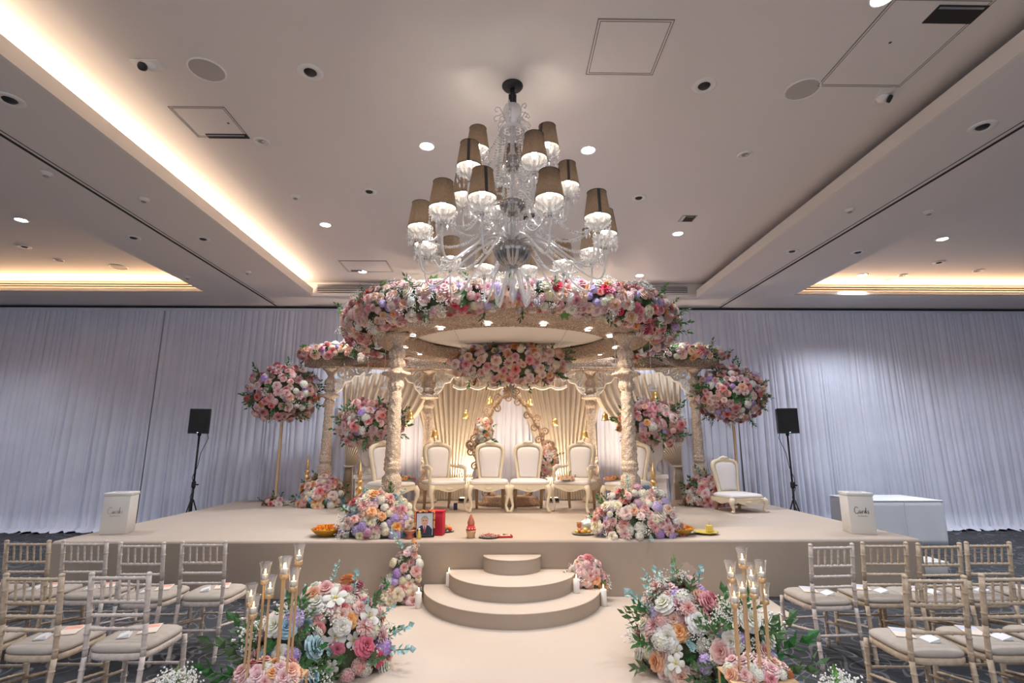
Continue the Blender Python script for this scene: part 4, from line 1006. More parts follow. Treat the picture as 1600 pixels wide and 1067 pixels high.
    if arms:
        for s_ in (-1, 1):
            a = MB(); x = s_ * (hw - .01)
            a.tube([(x, -dp + .10, seat_h - .04), (x + s_ * .01, -dp + .08, seat_h + .1), (x, -dp + .06, seat_h + .19), (x, -dp + .07, seat_h + .235)], [.03, .022, .024, .03], 8)
            a.tube([(x, -dp + .05, seat_h + .235), (x, -dp + .2, seat_h + .245), (x, dp - .1, seat_h + .25), (x * .85, dp + .0, seat_h + .26), (x * .76, dp + .02, seat_h + .27)], [.03, .027, .026, .024, .02], 8)
            p = MB(); p.sphere((x, -.03, seat_h + .27), (.032, .13, .024), None, 12); arml.append((a, p))
    return r, legs, arml
m_rearleg = mat('gilt_brown_leg', (.48, .33, .19), .5)
def build_throne(label, loc, rz, arms=False, seat_h=.45, bh=1.0, group='white and ivory ceremony chairs', leg_m=None):
    t = thing('ceremony_chair', label, 'chair', loc, rz, group)
    r, legs, arml = throne_parts(seat_h, arms, bh=bh)
    for k, (mb, m) in r.items(): mb.obj(k, m, t)
    for l in legs: l.obj('leg', m_ivory, t)
    for a, p in arml: a.obj('arm', m_ivory, t); 
    for a, p in arml: p.obj('arm_pad', m_leather, t)
    return t
Z = .622
c1 = build_throne('armless white padded throne chair in centre, flowers on the gilt arch above it', (-.235, 8.98, Z), 0)
dup(c1, 'armless white padded throne chair in centre, partner nearer the posy armchair', (.425, 8.98, Z))
a1 = build_throne('armchair with white padding beside the centre pair, next to the photo frame side column', (-1.0, 8.95, Z), R(28), arms=True)
dup(a1, 'white padded armchair with a small leafy posy on its seat', (1.20, 8.95, Z), R(-28))
dup(c1, 'white padded chair half hidden behind the column nearest the photo frame', (-1.78, 8.55, Z), R(40))
dup(c1, 'white padded chair half hidden behind the column nearest the yellow dish', (1.99, 8.55, Z), R(-40))
build_throne('low short-legged white padded chair standing alone at the outer column', (3.86, 8.85, Z), R(12), seat_h=.24, bh=.92)
# posies on the seats
for x, y, z, lab, pal, sd in [(1.02, 8.75, 1.14, 'small green and cream posy lying on the armchair seat', [('rose', 'cream', 2), ('leaf_sprig', 'green', 2), ('rose', 'apricot', 2)], 81),
                          (-1.55, 8.55, 1.14, 'small coral posy lying on the half hidden chair seat nearer the red box', [('carnation', 'peach', 3), ('rose', 'pink', 1), ('leaf_sprig', 'blue', 1)], 82),
                          (1.75, 8.55, 1.14, 'small coral posy on the seat behind the column nearest the yellow dish', [('carnation', 'peach', 3), ('rose', 'pink', 1)], 83)]:
    t = thing('seat_posy', lab, 'flower arrangement', (x, y, z)); dome(t, (0, 0, 0), (.14, .08, .05), 9, .045, pal, random.Random(sd), 0)

# ---- gilt arch frame behind the chairs
af = thing('gilt_arch_frame', 'pointed gilt scrollwork arch standing on a carved plinth behind the chairs', 'arch frame', (.12, 9.7, .622))
ctr = [(0, 2.02), (-.16, 1.92), (-.30, 1.76), (-.40, 1.58), (-.49, 1.44), (-.575, 1.28), (-.60, 1.12), (-.66, .98), (-.62, .84), (-.56, .66), (-.50, .50), (-.44, .36), (-.36, .2), (-.25, .14)]
for s_ in (-1, 1):
    g = MB(); pts = [(-s_ * x, 0, z) for x, z in ctr]
    fine = []
    for i in range(len(pts) - 1):
        for k in range(4): fine.append(tuple(V(pts[i]).lerp(V(pts[i + 1]), k / 4)))
    g.tube(fine, [.045 + .014 * sin(i * 1.3) for i in range(len(fine))], 7, flat=.7)
    for i in range(2, len(fine) - 2, 3):
        p = V(fine[i]); d = (V(fine[i + 1]) - V(fine[i - 1])).normalized(); nr = V((d.z, 0, -d.x)) * (1 if i % 2 else -1)
        c_ = p + nr * .07
        spiral(g, c_.x, c_.z, .068, 1.5, atan2(-nr.z, -nr.x), 1 if i % 2 else -1, th=.013)
        g.sphere(tuple(p + V((0, -.025, 0))), (.028, .02, .028), None, 8)
    spiral(g, -s_ * -.72, 1.07, .085, 1.6, 0 if s_ < 0 else pi, s_, th=.02)
    spiral(g, -s_ * -.50, 1.0, .07, 1.4, 0 if s_ > 0 else pi, -s_, th=.02)
    g.obj('scroll_side', m_gframe, af)
pm = MB()
for k in range(9):
    a = R(90 + (k - 4) * 24); l = .20 - .018 * abs(k - 4)
    leafcurl(pm, (0, 2.0), (l * cos(a), 2.0 + l * sin(a)), .0, .03)
pm.sphere((0, -.01, 1.98), (.05, .035, .05), None, 10)
for s_ in (-1, 1): spiral(pm, s_ * .1, 1.95, .05, 1.4, pi / 2, s_, th=.014)
pm.obj('palmette_crest', m_gframe, af)
MB().lathe([(.56, 0), (.58, .03), (.54, .07), (.50, .09), (.50, .14), (.46, .16), (.001, .16)], 48, m_gframe, T=M.Diagonal((1, .45, 1, 1)), mod=lambda a, z, r: .012 * cos(24 * a) if .02 < z < .12 else 0).obj('carved_plinth', None, af)
heap(-.36, 9.58, 1.93, (.16, .14, .23), 50, .058, [p for p in PAL_PEACH if p[1] != 'blue'], 'upright peach flower cluster tied to the gilt arch, upper one', 91, zmin=-1, name='arch_flowers')
heap(.80, 9.58, 1.42, (.18, .14, .26), 56, .058, [p for p in PAL_PEACH if p[1] != 'blue'], 'coral and peach flower cluster tied low on the gilt arch beside the posy armchair', 92, zmin=-1, name='arch_flowers')

# ---- gold spires
def spire(x, y, z, h, lab):
    t = thing('gold_spire', lab, 'ornament', (x, y, z), group='stacked gold spires')
    P = [(.085, 0), (.09, .02), (.05, .05)]; k = 6; zz = .05; hb = h * .68
    for i in range(k):
        r_ = .076 - .006 * i; z0 = .05 + hb * i / k; dz = hb / k
        P += [(r_ * .5, z0), (r_, z0 + dz * .3), (r_ * .97, z0 + dz * .62), (r_ * .5, z0 + dz * .9)]
    MB().lathe(P, 18, m_gold).obj('ringed_body', None, t)
    MB().lathe([(.02, .05 + hb), (.034, .05 + hb + .02), (.028, .05 + hb + .08), (.001, h)], 14, m_gold).obj('pointed_tip', None, t)
for x, y, z, h, lab in [(-3.53, 9.7, .62, .87, 'gold spire rising behind the peach flower heap'), (-1.92, 7.2, .62, .85, 'gold spire behind the mixed heap nearest the photo frame'),
                        (2.02, 7.2, .62, .84, 'gold spire behind the mixed heap nearest the yellow dish'), (3.87, 9.8, .62, .83, 'gold spire behind the heap beside the low chair')]:
    spire(x, y, z, h, lab)

# ---- hanging bells
def bell(x, y, z, lab, ztop=3.12, s=1.0):
    t = thing('hanging_bell', lab, 'bell', (x, y, z), group='small gold bells hung from the mandap')
    MB().tube([(0, 0, .07), (0, 0, ztop - z)], .0025, 4, m_rod).obj('chain', None, t)
    MB().lathe([(.078, -.08), (.07, -.07), (.054, -.045), (.050, .0), (.044, .03), (.028, .046), (.008, .052), (.012, .065), (.006, .078), (.001, .085)], 20, m_brass, caps=False, T=M.Scale(s, 4)).obj('bell_cup', None, t)
    MB().sphere((0, 0, -.078), .014, m_brass, 8).obj('clapper', None, t)
for px, y, z, lab in [(-2.85, 9.25, 2.20, 'gold bell hanging above the urn bouquet nearest the outer column'), (-1.64, 9.2, 2.20, 'gold bell just inside the column nearest the photo frame'), (-1.21, 9.3, 1.89, 'lowest gold bell over the first armchair'),
                      (-.68, 9.45, 2.22, 'gold bell between armchair and gilt arch'), (-.25, 9.5, 2.48, 'pale gold bell just beside the arch peak over the arch flowers'), (.47, 9.5, 2.46, 'pale gold bell just beside the arch peak, opposite the arch flowers'),
                      (.92, 9.45, 2.10, 'gold bell over the low arch flower cluster'), (1.78, 9.2, 2.18, 'gold bell just inside the column nearest the yellow dish'), (1.43, 9.3, 1.88, 'gold bell low over the posy armchair'),
                      (2.70, 9.25, 2.57, 'gold bell high over the urn bouquet nearest the low chair'), (2.45, 9.3, 2.38, 'gold bell almost touching the urn bouquet nearest the low chair')]:
    bell(px, y, z, lab)
# ---- crystal strings with doves
def dove(x, y, z, lab, ztop=3.12, flip=1):
    t = thing('hanging_dove', lab, 'dove ornament', (x, y, z), group='white doves on crystal strings')
    s_ = MB(); zz = .03
    while zz < ztop - z: s_.octa((0, 0, zz), .0085, m_cglass, 1.2); zz += .021
    s_.tube([(0, 0, 0), (0, 0, ztop - z)], .001, 3, m_cglass); s_.obj('crystal_string', None, t)
    b_ = MB().sphere((0, 0, 0), (.05, .022, .022), m_white, 10).sphere((.045 * flip, 0, .018), (.018, .015, .015), m_white, 8)
    b_.lathe([(.006, 0), (.001, .018)], 6, m_yel, T=M.Translation((.06 * flip, 0, .018)) @ M.Rotation(R(90) * flip, 4, 'Y')); b_.obj('dove_body', None, t)
    for q in (-1, 1):
        MB().add([(.02, 0, .01), (-.03, 0, .01), (-.05 - .01 * q, q * .03, .06), (-.01, q * .035, .085), (.0, q * .03, .05)], [(0, 1, 2, 3, 4)], m_white, False, M.Diagonal((flip, 1, 1, 1))).obj('wing', None, t)
    MB().add([(-.04, 0, 0), (-.085, .02, .008), (-.09, 0, .004), (-.085, -.02, .008)], [(0, 1, 2, 3)], m_white, False, M.Diagonal((flip, 1, 1, 1))).obj('tail', None, t)
for x, y, z, lab, f in [(-1.72, 7.0, 2.98, 'white dove hanging highest, beside the left bell column', 1), (-1.52, 7.1, 2.86, 'white dove in front of the column neck, photo frame side', -1), (-1.90, 7.25, 2.64, 'white dove hung furthest out on the photo frame side', 1), (-1.68, 7.3, 2.46, 'lowest white dove on the photo frame side', -1),
                        (1.90, 7.0, 2.90, 'white dove hanging highest beside the yellow dish side column', 1), (1.78, 7.2, 2.70, 'white dove hanging close to the column on the yellow dish side', -1), (2.06, 7.2, 2.44, 'lowest white dove hung furthest out on the yellow dish side', 1), (1.52, 7.0, 2.76, 'white dove in front of the column neck, yellow dish side', -1)]:
    dove(x, y, z, lab, flip=f)

# ================================================================== CHANDELIER
ch = thing('chandelier', 'large tiered crystal chandelier with grey fabric shades', 'chandelier', (.07, 4.2, 4.9))
MB().lathe([(.001, -.035), (.03, -.035), (.085, -.025), (.095, -.01), (.095, 0)], 32, m_black).lathe([(.02, -.18), (.02, -.03)], 12, m_black).obj('ceiling_rose', None, ch)
k_ = MB()
for i in range(6): k_.tube([(.025, .012 * (-1) ** i, -.16 + .025 * i), (-.005, 0, -.15 + .025 * i), (.02, -.012 * (-1) ** i, -.14 + .025 * i)], .006, 5, m_black)
k_.box((-.035, -.018, -.22), (-.018, .018, -.10), m_black).box((.018, -.018, -.22), (.035, .018, -.10), m_black); k_.obj('hook_and_chain', None, ch)
MB().lathe([(.02, -.20), (.07, -.215), (.085, -.25), (.08, -.31), (.055, -.38), (.03, -.42), (.03, -.44)], 28, m_cglass).obj('top_bowl', None, ch)
sm_ = MB().lathe([(.02, -.42), (.022, -.5), (.035, -.53), (.02, -.56), (.02, -.66), (.04, -.69), (.05, -.74), (.035, -.79), (.02, -.82), (.02, -1.1), (.03, -1.14), (.02, -1.2), (.02, -1.55)], 16, m_cglass)
sm_.obj('glass_stem', None, ch)
rib = lambda a, z, r: .05 * r * cos(16 * a)
MB().lathe([(.03, -1.12), (.09, -1.14), (.115, -1.16), (.11, -1.19), (.085, -1.24), (.04, -1.27), (.02, -1.28)], 64, m_hub, mod=rib).obj('upper_dish', None, ch)
MB().lathe([(.03, -.70), (.055, -.72), (.06, -.80), (.03, -.86)], 48, m_hub, mod=rib).obj('middle_boss', None, ch)
MB().lathe([(.03, -1.52), (.14, -1.54), (.16, -1.57), (.155, -1.61), (.12, -1.68), (.06, -1.73), (.02, -1.74)], 64, m_hub, mod=rib).obj('lower_bowl', None, ch)
MB().lathe([(.02, -1.74), (.03, -1.77), (.012, -1.79), (.03, -1.83), (.038, -1.86), (.02, -1.90), (.028, -1.94), (.03, -1.97), (.001, -2.06)], 16, m_cglass).obj('finial', None, ch)
sr = MB()
for i in range(6):
    a = 2 * pi * i / 6 + .3; T = M.Rotation(a, 4, 'Z')
    P = [(.03, 0, -.46), (.06, 0, -.38), (.09, 0, -.30), (.12, 0, -.25), (.15, 0, -.25), (.165, 0, -.28), (.15, 0, -.30), (.135, 0, -.285)]
    sr.tube(P, .005, 5, m_cglass, T=T)
    sr.tube([(.09, 0, -.30), (.125, 0, -.33), (.155, 0, -.34), (.175, 0, -.37), (.16, 0, -.395), (.143, 0, -.38)], .005, 5, m_cglass, T=T)
    sr.tube([(.07, 0, -.36), (.10, 0, -.39), (.125, 0, -.40), (.135, 0, -.43), (.12, 0, -.45)], .005, 5, m_cglass, T=T)
sr.obj('scroll_crown', None, ch)
def bead_string(mb, p, q, sag, r=.011, gap=.024):
    p, q = V(p), V(q); n_ = max(3, int((q - p).length * (1 + sag) / gap))
    for i in range(n_ + 1):
        t_ = i / n_; c = p.lerp(q, t_); c.z -= sag * 4 * t_ * (1 - t_)
        mb.octa(tuple(c), r * (1.0 + .25 * (i % 2)), m_cglass, 1.1)
for i in range(12):      # strings from the crown flaring to the upper ring
    a = 2 * pi * i / 12; s_ = MB(); bead_string(s_, (.10 * cos(a), .10 * sin(a), -.45), (.17 * cos(a), .17 * sin(a), -1.16), -.03 if i % 2 else .04, .010)
    if i % 2: bead_string(s_, (.10 * cos(a), .10 * sin(a), -.45), (.30 * cos(a), .30 * sin(a), -.78), .05, .010)
    s_.obj('bead_string', None, ch)
MB().lathe([(.105, -.44), (.115, -.45), (.105, -.47)], 24, m_cglass, caps=False).obj('crown_band', None, ch)
sc2 = MB()
for i in range(16):
    a = 2 * pi * i / 16
    for k in range(3): sc2.octa((.11 * cos(a), .11 * sin(a), -.48 - .03 * k), .012, m_cglass, 1.3)
sc2.obj('crown_drops', None, ch)
SH = dict()
def arm_set(tier, r0, z0, r1, zlow, zcup):
    """meshes for one arm in the XZ plane; z relative to the ceiling rose"""
    P = []
    for i in range(21):
        t_ = i / 20
        # cubic bezier: hub -> sweeps out and down -> up to the cup
        p0, p1, p2, p3 = V((r0, 0, z0)), V((r0 + (r1 - r0) * .45, 0, z0 + .10)), V((r1 + .03, 0, zlow - (zcup - zlow) * 1.1)), V((r1, 0, zcup))
        q0 = p0 * (1 - t_) ** 3 + p1 * 3 * t_ * (1 - t_) ** 2 + p2 * 3 * t_ * t_ * (1 - t_) + p3 * t_ ** 3
        P.append(tuple(q0))
    arm = MB().tube(P, .0095, 8, m_cglass)
    tw = [tuple(V(p) + V((0, .009 * sin(i * 1.9), .009 * cos(i * 1.9)))) for i, p in enumerate(P)]
    arm.tube(tw, .0035, 4, m_cglass)
    return arm.mesh('glass_arm')
def cup_meshes():
    r = {}
    fl = lambda a, z, q: .10 * q * cos(14 * a)
    c = MB().lathe([(.012, 0), (.02, .012), (.06, .03), (.09, .058), (.10, .08)], 56, m_cglass, caps=False, mod=fl)
    c.lathe([(.014, -.03), (.018, -.01), (.012, 0)], 12, m_gridm)
    for i in range(14):
        a = 2 * pi * i / 14; x, y = .097 * cos(a), .097 * sin(a); z = .065
        c.octa((x, y, z - .015), .008, m_cglass); c.octa((x, y, z - .035), .008, m_cglass); c.octa((x, y, z - .07 - .02 * (i % 2)), .011, m_cglass, 2.4)
    r['drip_cup'] = c.mesh('drip_cup')
    t_ = MB().lathe([(.014, .0), (.014, .10), (.012, .102), (.001, .102)], 12, m_wax); r['candle_sleeve'] = t_.mesh('candle_sleeve')
    b_ = MB().lathe([(.008, .10), (.02, .125), (.024, .15), (.016, .175), (.001, .19)], 12, m_bulb, caps=False); r['bulb'] = b_.mesh('bulb')
    s_ = MB()
    z0, z1, ra, rb = .105, .315, .105, .074
    s_.lathe([(ra, z0), (rb, z1)], 36, m_shade, caps=False)
    s_.lathe([(ra - .003, z0 + .001), (rb - .003, z1 - .001)], 36, m_shadein, caps=False)
    s_.box((-.011, -ra - .0015, 0), (.011, -ra + .0015, 1), m_trim, T=M.Translation((0, -.0, z0)) @ M([[1, 0, 0, 0], [0, 1, (ra - rb), 0], [0, 0, z1 - z0, 0], [0, 0, 0, 1]]))
    r['lamp_shade'] = s_.mesh('lamp_shade')
    q = MB()
    for rr_, zz in ((ra + .001, z0), (rb + .001, z1)): q.tube([(rr_ * cos(2 * pi * i / 36), rr_ * sin(2 * pi * i / 36), zz) for i in range(36)], .0028, 5, m_trim, closed=True)
    for i in range(3): a = 2 * pi * i / 3; q.tube([(.01 * cos(a), .01 * sin(a), z1 - .02), (rb * cos(a), rb * sin(a), z1 - .012)], .0015, 4, m_trim)
    r['shade_trim'] = q.mesh('shade_trim')
    return r
cm_ = cup_meshes()
tiers = [('low', .08, -1.50, .78, -1.92, -1.58, [-164, -133, -107, -71, -33, -7, 22, 50, 78, 110, 138, 168]),
         ('mid', .09, -1.12, .48, -1.36, -1.10, [-138, -70, -2, 50, 105, 157]),
         ('top', .04, -.78, .31, -.92, -.74, [176, -4, 88])]
# shade bottoms sit .105 above the cup: 3.43, 3.9, 4.27
bulbpos = []
for nm, r0, z0, r1, zlow, zcup, angs in tiers:
    am = arm_set(nm, r0, z0, r1, zlow, zcup)
    for a in angs:
        arm = put('glass_arm', am, ch, (0, 0, 0), (0, 0, R(a)))
        for k, me in cm_.items():
            put(k, me, arm, (r1, 0, zcup), (0, 0, rnd.choice([0, .6, -.7, 1.3, 2.2, 3.9, -R(a), -R(a)])) if k == 'lamp_shade' else (0, 0, 0))
        bulbpos.append((.07 + r1 * cos(R(a)), 4.2 + r1 * sin(R(a)), 4.9 + zcup + .15))
for p in bulbpos: lamp('POINT', 'bulb_light', p, 8, (1, .86, .70), size=.025)
# swags of beads between the lower cups, and J hooks beneath the bowl
L12 = tiers[0][6]
for i, a in enumerate(L12):
    b2 = L12[(i + 1) % 12]
    s_ = MB(); bead_string(s_, (.74 * cos(R(a)), .74 * sin(R(a)), -1.55), (.74 * cos(R(b2)), .74 * sin(R(b2)), -1.55), .09, .012)
    bead_string(s_, (.70 * cos(R(a)), .70 * sin(R(a)), -1.58), (.12 * cos(R(a)), .12 * sin(R(a)), -1.24), .16, .012)
    s_.obj('bead_swag', None, ch)
M6 = tiers[1][6]
for i, a in enumerate(M6):
    b2 = M6[(i + 1) % 6]; s_ = MB(); bead_string(s_, (.46 * cos(R(a)), .46 * sin(R(a)), -1.08), (.46 * cos(R(b2)), .46 * sin(R(b2)), -1.08), .10, .011)
    bead_string(s_, (.44 * cos(R(a)), .44 * sin(R(a)), -1.1), (.05 * cos(R(a)), .05 * sin(R(a)), -.84), .10, .011); s_.obj('bead_swag', None, ch)
hk = MB()
for i in range(4):
    a = 2 * pi * i / 4 + .75; T = M.Rotation(a, 4, 'Z')
    hk.tube([(.04, 0, -1.73), (.075, 0, -1.82), (.11, 0, -1.93), (.14, 0, -2.01), (.165, 0, -2.04), (.19, 0, -2.01), (.2, 0, -1.94)], [.012, .012, .013, .014, .015, .014, .012], 8, m_cglass, T=T)
hj = hk.obj('glass_hooks', None, ch)
up = MB()
for i in range(6):
    a = 2 * pi * i / 6; T = M.Rotation(a, 4, 'Z')
    up.tube([(.06, 0, -1.56), (.10, 0, -1.40), (.17, 0, -1.30), (.25, 0, -1.32), (.28, 0, -1.39), (.25, 0, -1.45), (.20, 0, -1.43), (.205, 0, -1.39)], [.013, .013, .014, .014, .013, .012, .01, .007], 8, m_cglass, T=T)
    up.tube([(.04, 0, -1.5), (.045, 0, -1.3)], .008, 6, m_cglass, T=T)
up.obj('inner_scrolls', None, ch)

# ================================================================== CHIAVARI CHAIRS
def bamboo(mb, p, q, r, nodes, n_=8, T=None):
    p, q = V(p), V(q); pts = []; rad = []
    ks = sorted(nodes); seq = [(0, r)]
    L0 = (q - p).length; e1, e2 = .006 / L0, .012 / L0
    for k in ks: seq += [(k - e2, r), (k - e1, r), (k, r * 1.3), (k + e1, r), (k + e2, r)]
    seq.append((1, r))
    for t_, rr_ in seq: pts.append(tuple(p.lerp(q, t_))); rad.append(rr_)
    mb.tube(pts, rad, n_, None, T)
def chiavari(label, loc, m, group, rz=0):
    t = thing('chiavari_chair', label, 'chair', loc, rz, group)
    W2 = .175
    for s_ in (-1, 1):
        p = MB(); pts = [(s_ * (W2 + .005), -.25, 0), (s_ * W2, -.222, .2), (s_ * W2, -.204, .43), (s_ * W2, -.213, .62), (s_ * W2, -.243, .905)]
        for i in range(4): bamboo(p, pts[i], pts[i + 1], .0155, [.25, .7])
        for i in range(1, 4): p.sphere(pts[i], .0158, None, 8)
        p.sphere((pts[-1][0], pts[-1][1], .91), (.018, .018, .014), None, 8); p.obj('back_post', m, t)
        f = MB(); bamboo(f, (s_ * .19, .20, .42), (s_ * .195, .215, 0), .0165, [.12, .38, .62, .85]); f.obj('front_leg', m, t)
        d = MB(); bamboo(d, (s_ * .185, -.21, .27), (s_ * .192, .205, .20), .010, [.3, .7]); d.obj('side_stretcher', m, t)
    for k, (z, y) in enumerate([(.885, -.242), (.745, -.222), (.665, -.211), (.585, -.203)]):
        r_ = MB(); bamboo(r_, (-W2, y, z), (W2, y, z), .0105, [.1, .26, .42, .58, .74, .9]); r_.obj('crest_rail' if k == 0 else 'cross_rail', m, t)
    for i in range(5):
        x = -.11 + .055 * i; s = MB(); bamboo(s, (x, -.222, .745), (x, -.242, .885), .007, [.28, .5, .72], 6); s.obj('spindle', m, t)
    d = MB(); bamboo(d, (-.19, .21, .24), (.19, .21, .24), .010, [.3, .7]); d.obj('front_stretcher', m, t)
    d = MB(); bamboo(d, (-W2, -.212, .235), (W2, -.212, .235), .010, [.3, .7]); d.obj('rear_stretcher', m, t)
    def seatloop(ins, z):
        l = []
        for j in range(40):
            a = 2 * pi * j / 40; ca, sa = cos(a), sin(a); hx = .185 + .025 * (sa * .5 + .5) - ins; hy = .212 - ins
            l.append((hx * (abs(ca) ** .45) * (1 if ca > 0 else -1), .005 + hy * (abs(sa) ** .45) * (1 if sa > 0 else -1), z))
        return l
    MB().loft([seatloop(.006, .405), seatloop(0, .41), seatloop(0, .438), seatloop(.006, .444)]).obj('seat_frame', m, t)
    MB().loft([seatloop(.012, .444), seatloop(.0, .455), seatloop(.002, .472), seatloop(.02, .486), seatloop(.07, .494)]).obj('seat_cushion', m_cush, t)
    return t
m_paper = mat('white_card', (.80, .80, .82), .6); m_prog = mat('program_cream', (.78, .66, .56), .6)
m_pk = mat('program_coral', (.80, .36, .28), .6); m_pb = mat('program_blue', (.50, .58, .76), .6); m_pt = mat('program_brown', (.30, .22, .18), .6)
def program(x, y, lab, side, rz):
    t = thing('order_of_service', 'cream and ' + ('coral' if side < 0 else 'blue') + ' printed booklet on ' + lab, 'booklet', (x + .03 * side * -1, y + .07, .4965), rz, 'booklets left on the chairs')
    MB().box((-.055, -.09, 0), (.055, .09, .004), m_prog).obj('booklet_pages', None, t)
    MB().box((-.05, .02, .004), (.045, .075, .0048), m_pk if side < 0 else m_pb).obj('printed_motif', None, t)
    MB().box((-.058, .09, 0), (.058, .10, .003), m_pt).obj('ribbon_edge', None, t)
    t = thing('place_card', 'small white folded card on ' + lab, 'card', (x - .03 * side * -1 * 1.6, y - .06, .4965), rz * .5 + .2, 'white cards left on the chairs')
    MB().prism([(-.035, 0), (.035, 0), (.03, .022), (-.03, .005)], -.045, .045, m_paper, axis='y').obj('card_fold', None, t)
protoL = protoT = None
chairs = [(-4.39, 4.62, 1, -1, 'front row chair at the frame edge, on the faded card box side'), (-3.92, 4.62, 1, -1, 'second front row chair from the frame edge, tan wood, faded card box side'),
          (-3.45, 4.61, 0, -1, 'third front row chair from the frame edge, pale wood, faded card box side'), (-2.92, 4.52, 0, -1, 'front row pale chair, second from the aisle, faded card box side'),
          (-2.45, 4.56, 0, -1, 'front row pale chair nearest the aisle, faded card box side'),
          (-3.38, 3.46, 1, -1, 'second row chair cut off by the frame edge, faded card box side'), (-2.87, 3.48, 1, -1, 'second row tan chair nearest the frame edge, faded card box side'), (-2.37, 3.50, 0, -1, 'second row pale chair next to the aisle, faded card box side'),
          (2.60, 4.37, 0, 1, 'front row palest chair nearest the aisle, white table side'), (3.09, 4.43, 1, 1, 'second front row chair from the aisle, white table side'),
          (3.49, 4.39, 1, 1, 'third front row chair from the aisle, white table side'), (3.94, 4.43, 1, 1, 'fourth front row chair from the aisle, white table side'), (4.42, 4.43, 1, 1, 'front row chair cut off by the frame edge, white table side'),
          (2.62, 3.35, 1, 1, 'second row tan chair nearest the aisle, white table side'), (3.10, 3.38, 1, 1, 'second row chair from the aisle, at the frame edge, white table side'), (3.58, 3.4, 1, 1, 'second row chair mostly out of frame, white table side')]
protos = {}
for x, y, k, side, lab in chairs:
    y += .22
    rz = rnd.uniform(-.05, .05) + (.10 if (side > 0 and y > 4 and x < 3) else 0)
    nm = ('tan' if k else 'limewashed') + ' bamboo-style chair, ' + lab
    nm = ' '.join(nm.split()[:16])
    if k not in protos: protos[k] = chiavari(nm, (x, y, 0), m_tan if k else m_lime, 'bamboo-style ceremony chairs', rz)
    else: dup(protos[k], nm, (x, y, 0), rz, 'bamboo-style ceremony chairs')
    program(x, y, ' '.join(lab.replace('chair', 'seat', 1).split()[:9]), side, rz + (-.35 * side))

# ================================================================== CARD BOXES, SPEAKERS, TABLE
def strokes(mb, s, w_, h, T, m):
    for st_ in s: mb.tube([(x * w_, 0, z * h) for x, z in st_], .0036, 4, m, T=T)
CURS = [[(.24, .78), (.20, .9), (.10, .95), (.02, .7), (.0, .4), (.05, .12), (.14, .05), (.24, .2)],
        [(.38, .4), (.32, .45), (.27, .3), (.29, .12), (.36, .14), (.40, .4), (.40, .12), (.45, .2)],
        [(.47, .42), (.50, .36), (.50, .08)], [(.50, .34), (.56, .45), (.6, .38)],
        [(.72, .38), (.66, .44), (.62, .26), (.65, .1), (.71, .16), (.75, .9), (.74, .12), (.78, .2)],
        [(.92, .42), (.86, .42), (.85, .30), (.92, .22), (.90, .08), (.82, .12)]]
def card_box(x, y, rz, lab, ink):
    t = thing('card_box', lab, 'box', (x, y, .622), rz, 'white wedding card boxes')
    MB().rbox((-.14, -.14, 0), (.14, .14, .45), .004, m_card).obj('box_body', None, t)
    l = MB().rbox((-.147, -.147, .45), (.147, .147, .485), .004, m_card); l.obj('lid', None, t)
    MB().box((-.07, -.012, .484), (.07, .012, .4865), m_groove).obj('card_slot', None, t)
    w_ = MB(); strokes(w_, CURS, .17, .09, M.Translation((-.08, -.142, .235)), ink)
    # small second line: thank you
    for i, q in enumerate([.0, .08, .17, .25, .33, .41, .52, .6, .7]):
        w_.tube([(-.05 + q * .15, -.142, .205), (-.047 + q * .15, -.142, .218 + .008 * (i % 3 == 0)), (-.042 + q * .15, -.142, .206)], .0012, 3, ink)
    w_.obj('lettering', None, t)
m_fade = mat('faded_ink', (.60, .55, .47), .5)
card_box(-4.78, 6.85, R(16), 'white lidded card box with faint lettering at the stage corner', m_fade)
card_box(4.42, 6.72, R(-14), 'white lidded card box with clear dark lettering at the stage corner', m_ink)
def pa_speaker(x, y, rz, lab, sidec):
    t = thing('speaker_stand', 'black tripod stand holding the loudspeaker ' + lab, 'speaker stand', (x, y, 0), rz, 'black speaker stands')
    MB().tube([(0, 0, .12), (0, 0, 1.0)], .02, 10, m_black).tube([(0, 0, 1.0), (0, 0, 1.88)], .016, 10, m_black).obj('pole', None, t)
    MB().lathe([(.03, .95), (.034, .97), (.034, 1.04), (.026, 1.06)], 12, m_black).obj('collar', None, t)
    MB().tube([(.03, 0, 1.0), (.075, 0, 1.0)], .012, 8, m_black).obj('knob', None, t)
    for i in range(3):
        a = 2 * pi * i / 3 + .4; MB().tube([(0.02 * cos(a), .02 * sin(a), .75), (.27 * cos(a), .27 * sin(a), .015)], .012, 6, m_black).tube([(0.01 * cos(a), .01 * sin(a), .18), (.16 * cos(a), .16 * sin(a), .33)], .008, 6, m_black).obj('leg', None, t)
    P = [(.12 * sidec, 0, 1.90), (.15 * sidec, -.01, 1.8), (.06 * sidec, -.02, 1.55), (.03 * sidec, -.03, 1.3), (-.03 * sidec, -.03, 1.12), (.03, -.03, .95), (-.03, -.025, .8), (.02, -.03, .6), (.03, -.03, .2), (.05, -.03, .02)]
    MB().tube(P, .006, 5, m_black).obj('cable', None, t)
    s_ = thing('loudspeaker', 'black box loudspeaker on a pole ' + lab, 'loudspeaker', (x, y, 1.88), rz, 'black loudspeakers')
    b_ = MB(); poly = [(-.155, -.15), (.155, -.15), (.165, -.10), (.12, .16), (-.12, .16), (-.165, -.10)]
    b_.prism(poly, .0, .43, m_black).obj('cabinet', None, s_)
    MB().box((-.14, -.158, .02), (.14, -.15, .41), m_grillb).obj('front_grille', None, s_)
    MB().lathe([(.03, -.04), (.03, .0)], 10, m_black).obj('pole_socket', None, s_)
    MB().box((-.01, -.162, .012), (.01, -.158, .02), m_blue).obj('power_led', None, s_)
